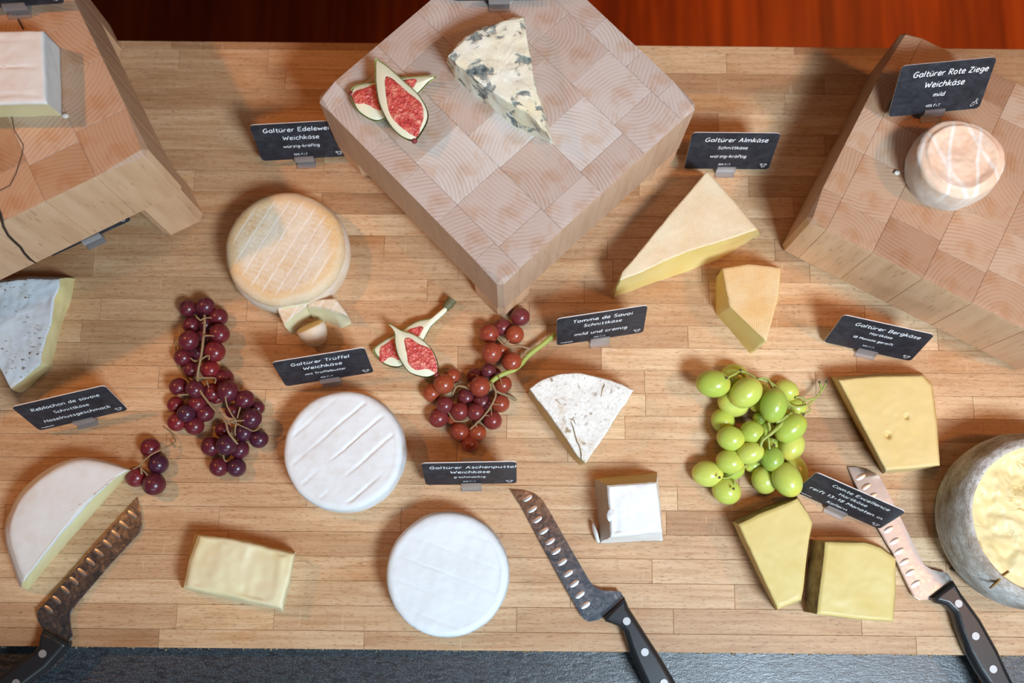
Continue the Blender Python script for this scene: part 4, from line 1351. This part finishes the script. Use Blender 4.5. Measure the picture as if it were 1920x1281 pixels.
fig('fig quarter lying crosswise beneath another on the middle stand',
    [(657, 172), (668, 160), (704, 153), (758, 145), (816, 142), (806, 152), (785, 174), (750, 204), (716, 225), (696, 225), (671, 209), (660, 189)],
    [[(662, 173), (690, 162), (714, 158), (719, 190), (712, 208), (685, 195), (666, 194)], [(752, 152), (781, 148), (775, 165), (762, 176), (750, 170)]], ZC, 0.011, 0.0005, eye=(659, 176))
fig('teardrop fig quarter with pointed green tip on top of the middle stand',
    [(704, 110), (712, 114), (727, 124), (758, 152), (785, 177), (801, 204), (803, 224), (793, 246), (778, 264), (758, 260), (739, 245), (724, 224), (710, 192), (704, 156), (703, 130)],
    [[(721, 145), (733, 144), (764, 171), (791, 194), (795, 221), (789, 242), (780, 257), (760, 246), (737, 225), (727, 204), (722, 173)]], ZC, 0.024, 0.0125, eye=(777, 264))


# ------------------------------------------------------------------ knives
def knife(label, blade, bz, handle, rivets, dimples, dang, collar_split, spec=None):
    """blade/handle: pixel outlines; bz: (tip pixel, heel pixel) for the slope of the blade"""
    zt, zh = 0.0030, 0.0085
    (tu, tv), (hu, hv) = bz
    L2 = (hu - tu) ** 2 + (hv - tv) ** 2

    def zat(u, v_):
        t = ((u - tu) * (hu - tu) + (v_ - tv) * (hv - tv)) / L2
        return zt + (zh - zt) * max(-.1, min(1.1, t))
    c = P(hu, hv, 0)
    root = thing('cheese_knife', (c.x, c.y, 0), label, 'knife', 'offset cheese knives')
    B = [P(u, v_, zat(u, v_)) for u, v_ in blade]
    n = len(B)
    cx = sum(B, V((0, 0, 0))) / n
    bm = bmesh.new()
    top = [bm.verts.new(p) for p in B]
    low = [bm.verts.new(p - V((0, 0, 0.0018))) for p in B]
    bm.faces.new(top); bm.faces.new(list(reversed(low)))
    for i in range(n): bm.faces.new((top[i], low[i], low[(i + 1) % n], top[(i + 1) % n]))
    bmesh.ops.recalc_face_normals(bm, faces=bm.faces)
    edges = [e for e in bm.edges if (e.verts[0] in top and e.verts[1] in top)]
    bmesh.ops.bevel(bm, geom=edges, offset=0.0005, segments=2, affect='EDGES')
    bmesh.ops.translate(bm, verts=bm.verts, vec=-V(root.location))
    bm_obj('blade', bm, M['steel'], root)
    bmd = bmesh.new()
    bmesh.ops.create_uvsphere(bmd, u_segments=20, v_segments=10, radius=1)
    med = bpy.data.meshes.new('dimple')
    bmd.to_mesh(med); bmd.free()
    med.materials.append(M['steel_soft'])
    med.polygons.foreach_set('use_smooth', [True] * len(med.polygons))
    for u, v_ in dimples:
        o = bpy.data.objects.new('dimple', med)
        COL.objects.link(o)
        o.parent = root
        o.location = P(u, v_, zat(u, v_)) - V(root.location) + V((0, 0, -.0002))
        o.scale = (0.0058, 0.0027, 0.00055)
        o.rotation_euler.z = dang
    zc, hh = 0.0090, 0.0085
    Hn = [P(u, v_, zc + hh * .6) for u, v_ in handle]
    if sum(Hn[i].x * Hn[(i + 1) % len(Hn)].y - Hn[(i + 1) % len(Hn)].x * Hn[i].y for i in range(len(Hn))) < 0: Hn.reverse()

    def body(nm, poly, mat, grow, h):
        n = len(poly)
        nor = []
        for i in range(n):
            e1 = poly[i] - poly[i - 1]; e2 = poly[(i + 1) % n] - poly[i]
            q = V((e1.y, -e1.x, 0)).normalized() + V((e2.y, -e2.x, 0)).normalized()
            nor.append(q.normalized())
        v, f = [], []
        rws = [(-h, -.0035), (-h * .75, -.0012), (-h * .4, 0), (h * .4, 0), (h * .72, -.0012), (h * .94, -.0032), (h, -.0048)]
        for dz_, ins in rws:
            for i in range(n):
                q = poly[i] + nor[i] * (ins + grow)
                v.append(V((q.x, q.y, zc + dz_)))
        for k in range(len(rws) - 1):
            for i in range(n): f.append((k * n + i, k * n + (i + 1) % n, (k + 1) * n + (i + 1) % n, (k + 1) * n + i))
        f.append(tuple(range(n - 1, -1, -1)))
        f.append(tuple((len(rws) - 1) * n + i for i in range(n)))
        o = mesh_obj(nm, v, f, mat, root, smooth=False)
        return o
    ho = body('handle', Hn, M['handle'], 0.0, hh)
    for p in ho.data.polygons:
        p.use_smooth = abs(p.normal.z) < 0.95
    Cn = [P(u, v_, zc + hh * .6) for u, v_ in collar_split]
    if sum(Cn[i].x * Cn[(i + 1) % len(Cn)].y - Cn[(i + 1) % len(Cn)].x * Cn[i].y for i in range(len(Cn))) < 0: Cn.reverse()
    tag(body('collar', Cn, M['collar'], 0.0004, hh * .93), 'glossier black collar')
    for u, v_ in rivets:
        bm = bmesh.new()
        bmesh.ops.create_cone(bm, cap_ends=True, segments=24, radius1=0.0037, radius2=0.0035, depth=0.0012)
        o = bm_obj('rivet', bm, M['rivet'], ho, P(u, v_, zc + hh) - V(root.location) + V((0, 0, .0001)))
    return root


def lerp2(a, b, n): return [(a[0] + (b[0] - a[0]) * i / (n - 1), a[1] + (b[1] - a[1]) * i / (n - 1)) for i in range(n)]


knife('offset cheese knife in the middle with dark mirrored blade, below the lowest card',
      [(956, 918), (985, 921), (1004, 927), (1017, 937), (1029, 956), (1068, 1025), (1106, 1090), (1115, 1101), (1130, 1107), (1163, 1109), (1171, 1122), (1131, 1158), (1121, 1163), (1105, 1166), (1095, 1162), (1089, 1153), (1053, 1090), (1014, 1019), (979, 953)],
      ((956, 918), (1150, 1140)),
      [(1171, 1121), (1178, 1138), (1208, 1185), (1237, 1230), (1260, 1269), (1300, 1338), (1298, 1362), (1278, 1372), (1252, 1358), (1208, 1281), (1190, 1242), (1178, 1212), (1170, 1186), (1160, 1175), (1148, 1170), (1136, 1166), (1131, 1157)],
      [(1175, 1165), (1209, 1223), (1245, 1281)], [(940 + a / 3.3625, 900 + b / 3.3625) for a, b in [(165, 115), (195, 185), (228, 250), (268, 322), (308, 388), (345, 450), (385, 518), (422, 590), (460, 655), (495, 725), (530, 790)]], math.radians(33),
      [(1171, 1121), (1177, 1136), (1150, 1168), (1137, 1166), (1131, 1157)])
knife('offset cheese knife at the right, bright blade passing under the slanted card',
      [(1590, 876), (1606, 876), (1629, 881), (1649, 893), (1662, 916), (1678, 949), (1704, 1001), (1724, 1042), (1734, 1060), (1747, 1068), (1777, 1075), (1788, 1090), (1748, 1121), (1737, 1125), (1724, 1126), (1714, 1119), (1704, 1101), (1675, 1039), (1645, 988), (1603, 906)],
      ((1590, 876), (1768, 1106)),
      [(1788, 1090), (1803, 1113), (1839, 1162), (1872, 1221), (1888, 1257), (1924, 1330), (1920, 1352), (1898, 1358), (1876, 1338), (1849, 1281), (1833, 1257), (1813, 1221), (1797, 1182), (1788, 1150), (1774, 1136), (1756, 1131), (1748, 1121)],
      [(1797, 1132), (1829, 1193), (1862, 1255)], [(1560 + a / 3.044, 860 + b / 3.044) for a, b in [(165, 105), (195, 160), (228, 215), (258, 275), (292, 338), (325, 405), (358, 472), (385, 530), (415, 590), (447, 652), (480, 715)]], math.radians(28),
      [(1788, 1090), (1798, 1106), (1772, 1134), (1757, 1131), (1748, 1121)])
knife('offset cheese knife at the lower left with bronze-tinted blade beside the half brie',
      [(258, 934), (264, 959), (266, 986), (262, 999), (208, 1057), (167, 1105), (137, 1141), (131, 1153), (132, 1168), (136, 1193), (128, 1206), (80, 1180), (70, 1163), (69, 1147), (119, 1093), (178, 1023), (238, 956)],
      ((258, 934), (104, 1193)),
      [(128, 1206), (125, 1215), (89, 1254), (53, 1281), (0, 1328), (-26, 1340), (-46, 1325), (-42, 1302), (0, 1268), (36, 1241), (62, 1224), (71, 1211), (73, 1195), (80, 1180)],
      [(80, 1226), (30, 1281)], [(a / 3.362, 900 + b / 3.362) for a, b in [(833, 220), (778, 285), (728, 345), (676, 405), (622, 462), (570, 520), (515, 585), (465, 640), (410, 698), (355, 760), (305, 820)]], math.radians(-40),
      [(128, 1206), (126, 1213), (112, 1224), (74, 1205), (74, 1194), (80, 1180)])

# ------------------------------------------------------------------ handwriting
GL = {
 'a': (5.0, "4.3,4.5 2.5,5 .8,3.6 .6,1.4 1.8,.1 3.4,.8 4.3,3|4.4,4.8 4.2,2 4.7,.2"), 'b': (5, ".8,7.8 .6,3 .6,.2|.6,3.2 2,4.8 3.8,4.5 4.4,2.6 3.4,.5 1.8,0 .6,.8"),
 'c': (4.4, "4,4.3 2.6,5 1,4 .5,2 1.4,.3 3,0 4.2,.8"), 'd': (5.2, "4,4.2 2.5,4.9 .9,3.6 .6,1.6 1.7,.1 3.2,.6 4.2,2.6|4.5,7.8 4.2,3 4.6,.1"),
 'e': (4.7, ".7,2.4 3.9,3 3.6,4.6 2.2,5 .9,3.6 .6,1.6 1.8,.1 3.4,.2 4.3,.9"), 'f': (3.6, "4,7.2 2.8,7.8 1.9,6.6 1.7,3 1.5,-.2|.4,4.4 3.4,4.7"),
 'g': (5.2, "4.2,4.4 2.5,5 .9,3.8 .8,1.8 2,.6 3.5,1.4 4.3,3.6|4.5,4.8 4.4,1 3.8,-1.8 2.3,-2.4 .8,-1.6"), 'h': (5, ".9,7.8 .6,3 .5,.1|.6,2.8 2,4.6 3.5,4.7 4.1,3.2 4.1,.1"),
 'i': (2.1, "1,4.9 .9,2.4 1,.1|1.2,6.6 1.25,7.1"), 'k': (4.7, ".9,7.8 .6,3 .6,.1|3.9,4.9 1,2.3|1.6,2.8 3,1.2 4.4,0"), 'l': (2.1, "1.2,7.8 .9,3 1,.1"),
 'm': (7.6, ".6,4.8 .6,2.4 .5,.1|.6,3 1.9,4.7 3,4.6 3.4,3 3.3,.2|3.4,3 4.8,4.7 6,4.6 6.6,3 6.7,.1"), 'n': (5.1, ".6,4.8 .6,2.4 .5,.1|.6,3 2,4.7 3.5,4.7 4.1,3.2 4.2,.1"),
 'o': (4.9, "2.4,5 .9,4 .5,2.2 1.4,.3 2.8,.1 4.1,1.6 4.1,3.6 2.9,4.9 2.2,5"), 'p': (5.1, ".8,4.8 .7,1 .6,-2.4|.7,3.2 2,4.8 3.8,4.5 4.4,2.6 3.4,.6 2,.1 .7,1"),
 'r': (3.9, ".7,4.8 .7,2.4 .6,.1|.7,3 1.8,4.5 3.5,4.8"), 's': (4.1, "3.6,4.4 2.2,5 1,4.2 1.4,3 2.8,2.2 3.4,1.2 2.4,.1 .6,.4"), 't': (3.8, "1.9,6.9 1.7,3 1.8,.6 2.6,0 3.5,.5|.4,4.6 3.6,4.8"),
 'u': (5.1, ".7,4.8 .6,2 1.2,.3 2.6,.2 4,2.2|4.3,4.8 4.1,2 4.5,.1"), 'v': (4.6, ".5,4.8 2,.1 4.1,4.9"), 'w': (6.7, ".5,4.8 1.4,.2 3.2,3.8 4.6,.2 6.2,4.9"), 'x': (4.5, ".6,4.8 4,.1|4,4.8 .5,.1"),
 'z': (4.5, "!.6,4.7 3.9,4.8 .6,.2 4,.3"), 'G': (6.6, "5.6,6.6 3.8,7.5 1.6,6.2 .6,3.6 1.4,.8 3.4,.1 5.2,1.4 5.5,3.2|3.4,3.3 6.2,3.4"), 'E': (5.3, "4.9,7.3 .9,7.2|.9,7.3 .7,3.6 .7,.1|.8,3.8 4.1,4|.7,.2 4.9,.3"),
 'W': (8.3, "!.5,7.2 2,.2 4,5.4 5.6,.2 7.8,7.4"), 'A': (6.2, "!.5,.1 3.2,7.5 5.4,.1|1.5,2.6 5,2.8"), 'S': (5.1, "4.4,6.8 2.6,7.5 1,6.2 1.6,4.4 3.6,3.2 4.3,1.6 2.8,.1 .6,.8"),
 'R': (5.6, ".9,7.2 .8,3.6 .7,.1|.5,7 3,7.5 4.6,6 3.4,4.2 .9,3.6|2,3.7 5,.1"), 'Z': (5.3, "!.6,7.2 4.9,7.4 .5,.2 5,.3"), 'B': (5.3, ".9,7.3 .7,.1|.7,7.2 3.4,7.4 4.2,5.9 3.2,4.3 .9,3.9|1,3.9 3.8,3.8 4.6,2 3.2,.3 .7,.1"),
 'H': (6.1, "1,7.4 .7,.1|5.2,7.4 5,.1|.9,3.7 5.1,3.9"), 'M': (7.3, "!.6,.1 1.3,7.4 3.6,2.4 6,7.4 6.6,.1"), 'T': (5.2, ".3,7 5.3,7.3|2.8,7.2 2.6,.1"), 'F': (5.0, "4.8,7.3 .9,7.2|.9,7.3 .7,3.6 .7,.1|.8,3.8 4,4"),
 'K': (5.2, "1,7.4 .7,.1|4.6,7.3 1,3.4|1.6,4 5,.1"), 'C': (5.5, "5,6.5 3.4,7.5 1.4,6 .6,3.6 1.4,.8 3.2,.1 5,1.2"),
 '0': (5, "2.4,7.4 .9,6 .6,3 1.4,.5 2.7,.1 4,1.8 4.2,5 3.2,7 2.3,7.4"), '1': (3.4, "!.7,5.6 2.2,7.4 2,.1"), '3': (4.8, ".8,6.8 2.6,7.4 3.8,6 2.2,4.1 3.9,3.2 3.8,1 2,.1 .6,.7"), '4': (5, "!3.4,.1 3.6,7.3 .5,2.4 4.6,2.6"),
 '5': (4.8, "4.2,7.3 1.2,7.2|1.2,7.2 .9,4.3 3,4.6 4.2,2.8 3.2,.6 .6,.3"), '8': (4.8, "2.5,4 .9,5.4 1.3,7 2.9,7.4 3.9,6.2 2.5,4 .8,2.4 1,.6 2.6,.1 4,1.2 3.7,3 2.5,4"), '%': (6.5, "5.2,7.3 1,.1|1.4,7.2 .5,6 1.4,4.9 2.3,6 1.4,7.2|4.9,2.6 4,1.4 4.9,.2 5.8,1.4 4.9,2.6"),
 '.': (1.6, ".7,.1 .8,.5"), '-': (3.6, ".5,2.8 3.1,3"), '\u2013': (4.6, ".4,2.8 4.2,3"), "'": (1.8, "1,7.8 .8,6"), ' ': (2.8, "")}
for ch, b_, xs in (('\u00fc', 'u', (1.6, 3.4)), ('\u00e4', 'a', (1.7, 3.5))):
    w_, s_ = GL[b_]
    GL[ch] = (w_, s_ + ''.join('|%g,6.4 %g,7' % (x_, x_ + .1) for x_ in xs))


def text_strokes(txt):
    x_ = 0.0
    out = []
    for ch in txt:
        w_, s_ = GL[ch]
        for st in s_.split('|'):
            if not st: continue
            sharp = st.startswith('!')
            pts = [V((float(a.split(',')[0]) + x_, float(a.split(',')[1]), 0)) for a in st.lstrip('!').split()]
            pts = [p + V((p.y * 0.10, 0, 0)) for p in pts]
            if sharp:
                out += [[a, b] for a, b in zip(pts, pts[1:])]
            else:
                out.append(pts if len(pts) < 3 else catmull(pts, 3))
        x_ += w_ + 0.55
    return out, x_ - 0.55


COW = ["2,5 1,6.5 2.2,7.4 3,6.2", "7,6.2 7.8,7.4 9,6.5 8,5", "3,6.2 5,6.8 7,6.2 7.4,4.2 6.6,2.4", "3,6.2 2.6,4.2 3.4,2.4", "2.6,1.6 3.4,2.6 5,2.9 6.6,2.6 7.4,1.6 6.4,.3 5,0 3.6,.3 2.6,1.6", "2.6,5.2 .6,5.6 1.4,4.2 2.6,4.6", "7.4,5.2 9.4,5.6 8.6,4.2 7.4,4.6", "4.1,1.4 4.3,1.6", "5.7,1.4 5.9,1.6", "4,4.6 4.1,5", "6,4.6 6.1,5"]
GOAT = ["6.2,6 6.6,9.6 7.4,10.6", "7.4,6 8.4,9 9.2,10", "5,5.4 6.4,6.2 7.8,5.8 8.4,4.2 7.4,3.6", "5,5.4 3.4,4.6 1.4,1.6 1.6,0 3.4,.2 5.6,2.4 7,3.2", "5,5.4 3.8,6 3.4,5.2 4.6,5", "8.4,4.2 9.4,3.4 9,2.6 8,3.4", "5.6,4.2 5.8,4.5"]


def price_card(label, pos, heading, tilt, zb, z0, lines, emblem=COW, W_=0.0856, H_=0.054):
    """lines: (text, width fraction, centre fraction, baseline fraction)"""
    root = thing('price_card', (pos[0], pos[1], z0), label, 'price card', 'slate price cards in clear holders', heading)
    # panel frame: local x along the card, leaning back by tilt
    rot = Matrix.Rotation(-tilt, 4, 'X')
    up = V((0, math.sin(tilt), math.cos(tilt)))
    back = V((0, math.cos(tilt), -math.sin(tilt)))
    o0 = V((0, 0, zb))

    def L3(x_, y_, d=0.0):
        return o0 + V((x_, 0, 0)) + up * y_ + back * d
    rc = 0.0042
    prof_ = []
    for cx_, cy_, a0 in ((W_ / 2 - rc, H_ - rc, 0), (-W_ / 2 + rc, H_ - rc, 90), (-W_ / 2 + rc, rc, 180), (W_ / 2 - rc, rc, 270)):
        for k in range(6):
            a = math.radians(a0 + 90 * k / 5)
            prof_.append((cx_ + rc * math.cos(a), cy_ + rc * math.sin(a)))
    n = len(prof_)
    org = V(root.location)
    th = 0.0009
    v = [L3(a, b, 0) for a, b in prof_] + [L3(a, b, th) for a, b in prof_]
    f = [tuple(range(n)), tuple(range(2 * n - 1, n - 1, -1))]
    fm = [0, 0]
    for i in range(n):
        f.append((i, i + n, (i + 1) % n + n, (i + 1) % n)); fm.append(1)
    o = mesh_obj('panel', [p + org for p in v], f, M['slate'], root, mats=[M['slate'], M['card_edge']], fmat=fm)
    # print
    vv, ff = [], []
    for txt, wf, cf, bf in lines:
        st, tw_ = text_strokes(txt)
        sc_ = wf * W_ / tw_
        wd = max(0.00058, 1.05 * sc_) if wf > 0.2 or txt == 'mild' else max(0.00034, 1.0 * sc_)
        for pts in st:
            pp_ = [((p.x - tw_ / 2) * sc_ + (cf - .5) * W_, p.y * sc_ + bf * H_) for p in pts]
            rv, rf = ribbon(pp_, wd)
            b_ = len(vv)
            vv += [L3(a, b, -0.00012) for a, b, _ in rv]
            ff += [tuple(k + b_ for k in q) for q in rf]
    o = mesh_obj('lettering', [p + org for p in vv], ff, M['chalk'], root)
    vv, ff = [], []
    es = 0.00075
    for st in emblem:
        pts = catmull([V((float(a.split(',')[0]), float(a.split(',')[1]), 0)) for a in st.split()], 3)
        rv, rf = ribbon([(p.x * es + W_ / 2 - 0.0105, p.y * es + 0.0035) for p in pts], 0.00032)
        b_ = len(vv)
        vv += [L3(a, b, -0.00012) for a, b, _ in rv]
        ff += [tuple(k + b_ for k in q) for q in rf]
    tag(mesh_obj('emblem', [p + org for p in vv], ff, M['chalk'], root), 'small line drawing of a goat head' if emblem is GOAT else 'small line drawing of a cow head')
    # clear holder: foot plate, front lip, back strip
    bm = bmesh.new()

    def boxl(x0, x1, y0, y1, d0, d1):
        q = [bm.verts.new(L3(a, b, c)) for a, b, c in ((x0, y0, d0), (x1, y0, d0), (x1, y1, d0), (x0, y1, d0), (x0, y0, d1), (x1, y0, d1), (x1, y1, d1), (x0, y1, d1))]
        for s_ in ((0, 1, 2, 3), (7, 6, 5, 4), (0, 4, 5, 1), (1, 5, 6, 2), (2, 6, 7, 3), (3, 7, 4, 0)): bm.faces.new([q[k] for k in s_])
    hx = 0.0095
    boxl(-hx, hx, -0.0028, 0.0042, -0.0022, -0.0006)
    boxl(-hx, hx, -0.0028, 0.014, 0.0014, 0.0028)
    zf = zb - 0.0035
    q = [bm.verts.new(p) for p in ((-hx, -0.006, 0.0003), (hx, -0.006, 0.0003), (hx, 0.026, 0.0003), (-hx, 0.026, 0.0003), (-hx, -0.006, 0.0021), (hx, -0.006, 0.0021), (hx, 0.026, 0.0021), (-hx, 0.026, 0.0021))]
    for s_ in ((0, 1, 2, 3), (7, 6, 5, 4), (0, 4, 5, 1), (1, 5, 6, 2), (2, 6, 7, 3), (3, 7, 4, 0)): bm.faces.new([q[k] for k in s_])
    q = [bm.verts.new(p) for p in ((-hx, -0.0015, 0.002), (hx, -0.0015, 0.002), (hx, 0.0015, 0.002), (-hx, 0.0015, 0.002), (-hx, -0.0015, zb - .002), (hx, -0.0015, zb - .002), (hx, 0.0015, zb - .002), (-hx, 0.0015, zb - .002))]
    for s_ in ((0, 1, 2, 3), (7, 6, 5, 4), (0, 4, 5, 1), (1, 5, 6, 2), (2, 6, 7, 3), (3, 7, 4, 0)): bm.faces.new([q[k] for k in s_])
    tag(bm_obj('holder', bm, M['acrylic'], root), 'clear acrylic clip holder')
    return root


FIT = ('50% F.i.T', .16, .47, .115)
FRA = ('Frankreich', .135, .115, .065)
price_card('slate card reading Galtürer Edeleweiss, half hidden by the middle stand', (-0.2116, 0.3859), .0697, .292, .0115, 0,
           [('Galtürer Edeleweiss', .84, .545, .775), ('Weichkäse', .42, .53, .555), ('würzig-kräftig', .42, .51, .34), FIT])
price_card('slate card reading Galtürer Almkäse, behind the tip of the long tan wedge', (.2152, .3801), .0017, .31, .009, 0,
           [('Galtürer Almkäse', .72, .525, .76), ('Schnittkäse', .345, .505, .565), ('würzig-kräftig', .42, .48, .33), ('50% F.i.T', .14, .46, .115)])
price_card('slate card reading Galtürer Rote Ziege, on the right stand behind the goat cheese', (.388, .4001), .1114, .525, .009, ZR,
           [('Galtürer Rote Ziege', .80, .55, .75), ('Weichkäse', .43, .52, .53), ('mild', .125, .495, .335), ('45% F.i.T', .155, .465, .13)], GOAT)
price_card('slate card reading Galtürer Bergkäse, between the right stand and the straw-yellow slab', (.347, .1933), -.2154, .2914, .006, 0,
           [('Galtürer Bergkäse', .72, .54, .76), ('Hartkäse', .255, .51, .58), ('18 Monate gereift', .45, .47, .375), ('50% F.i.T', .13, .47, .16)])
price_card('slate card reading Reblochon de savoie, under the speckled white wedge', (-.4096, .1182), .2458, .295, .009, 0,
           [('Reblochon de savoie', .74, .50, .70), ('Schnittkäse', .385, .50, .475), ('Haselnussgeschmack', .735, .50, .24), FRA])
price_card('slate card reading Galtürer Trüffel, between the orange wheel and the plain camembert', (-.1753, .1598), .1722, .26, .0115, 0,
           [('Galtürer Trüffel', .64, .49, .74), ('Weichkäse', .43, .49, .53), ('mit Trüffelbutter', .455, .495, .32), ('50% F.i.T', .14, .48, .12)])
price_card('slate card reading Galtürer Aschenputtel, between the red-orange grapes and the ash-rimmed camembert', (-.0372, .0607), .0281, .2976, .0125, 0,
           [('Galtürer Aschenputtel', .92, .535, .745), ('Weichkäse', .43, .50, .53), ("g'schmackig", .345, .49, .32), ('50% F.i.T', .14, .48, .12)])
price_card('slate card reading Tomme de Savoi, behind the mottled fan-shaped wedge', (.0858, .2024), .1641, .272, .0105, 0,
           [('Tomme de Savoi', .67, .51, .76), ('Schnittkäse', .43, .515, .565), ('mild und cremig', .60, .50, .27), ('50% F.i.T', .13, .49, .10), FRA])
price_card('slate card reading Comte Excellence, lying slanted over the right knife', (.3083, .0399), -.4146, .29, .0065, 0,
           [('Comte Excellence', .64, .555, .77), ('Hartkäse', .32, .52, .575), ('reift 13\u201318 Monaten in', .83, .50, .365), ('Kellern', .235, .46, .13), FRA])
# cards the photograph shows only a sliver of
e_ = P(172, 447, .01)
price_card('slate card mostly hidden under the front edge of the tall left stand', (e_.x, e_.y), 0.47, .29, .010, 0, [FRA])
e_ = P(28, 12, ZL + .01)
price_card('slate card on the tall left stand, only its bottom edge in frame', (e_.x, e_.y), 0.08, .29, .010, ZL, [])
e_ = P(936, 3, ZC + .008)
price_card('slate card on the middle stand, only its clear clip in frame behind the blue cheese', (e_.x, e_.y), 0.02, .29, .010, ZC, [])

# ------------------------------------------------------------------ small bits
rc_ = random.Random(4)
v, f = [], []
for i in range(520):
    x_ = rc_.uniform(-0.5, 0.5)
    if rc_.random() > 0.35 + 0.65 * min(1, (x_ + .5) * 1.4): continue
    y_ = Y0 - 0.0010 - abs(rc_.gauss(0, 0.0011))
    s_ = rc_.uniform(0.0004, 0.0016)
    c_ = V((x_, y_, COUNTER_Z + s_ * .6))
    b_ = len(v)
    ps = [V((1, 0, 0)), V((-1, 0, 0)), V((0, 1, 0)), V((0, -1, 0)), V((0, 0, 1)), V((0, 0, -1))]
    R3 = Matrix.Rotation(rc_.uniform(0, 6.28), 3, 'Z') @ Matrix.Rotation(rc_.uniform(0, 3), 3, 'X')
    for p in ps: v.append(c_ + R3 @ (p * s_ * rc_.uniform(.6, 1.2)))
    for t_ in ((0, 2, 4), (2, 1, 4), (1, 3, 4), (3, 0, 4), (2, 0, 5), (1, 2, 5), (3, 1, 5), (0, 3, 5)): f.append(tuple(b_ + k for k in t_))
tag(mesh_obj('crumbs', v, f, M['crumb']), 'brown crumbs gathered along the front edge of the board', 'crumbs', kind='stuff')


def pebble(name, u, v_, z, r, mat, label, cat):
    bm = bmesh.new()
    bmesh.ops.create_icosphere(bm, subdivisions=2, radius=1)
    for q in bm.verts:
        q.co = V((q.co.x * r * 1.3, q.co.y * r, q.co.z * r * .7)) * (1 + .3 * mn.noise(q.co * 2 + V((u, v_, 0))))
    p = P(u, v_, z)
    o = bm_obj(name, bm, mat, None, (p.x, p.y, z + r * .68), True)
    return tag(o, label, cat)


pebble('seed', 1786, 1067, 0, .0022, M['twig_dark'], 'tiny dark brown seed between the right knife and the grey wheel', 'seed')
pebble('cheese_crumb', 1681, 325, ZR, .0023, M['white_crumb'], 'small white crumb on the right stand left of the goat cheese', 'crumb')
pebble('cheese_crumb', 124, 219, ZL, .0022, M['white_crumb'], 'small white crumb at the corner of the brie on the left stand', 'crumb')
bpy.context.view_layer.update()
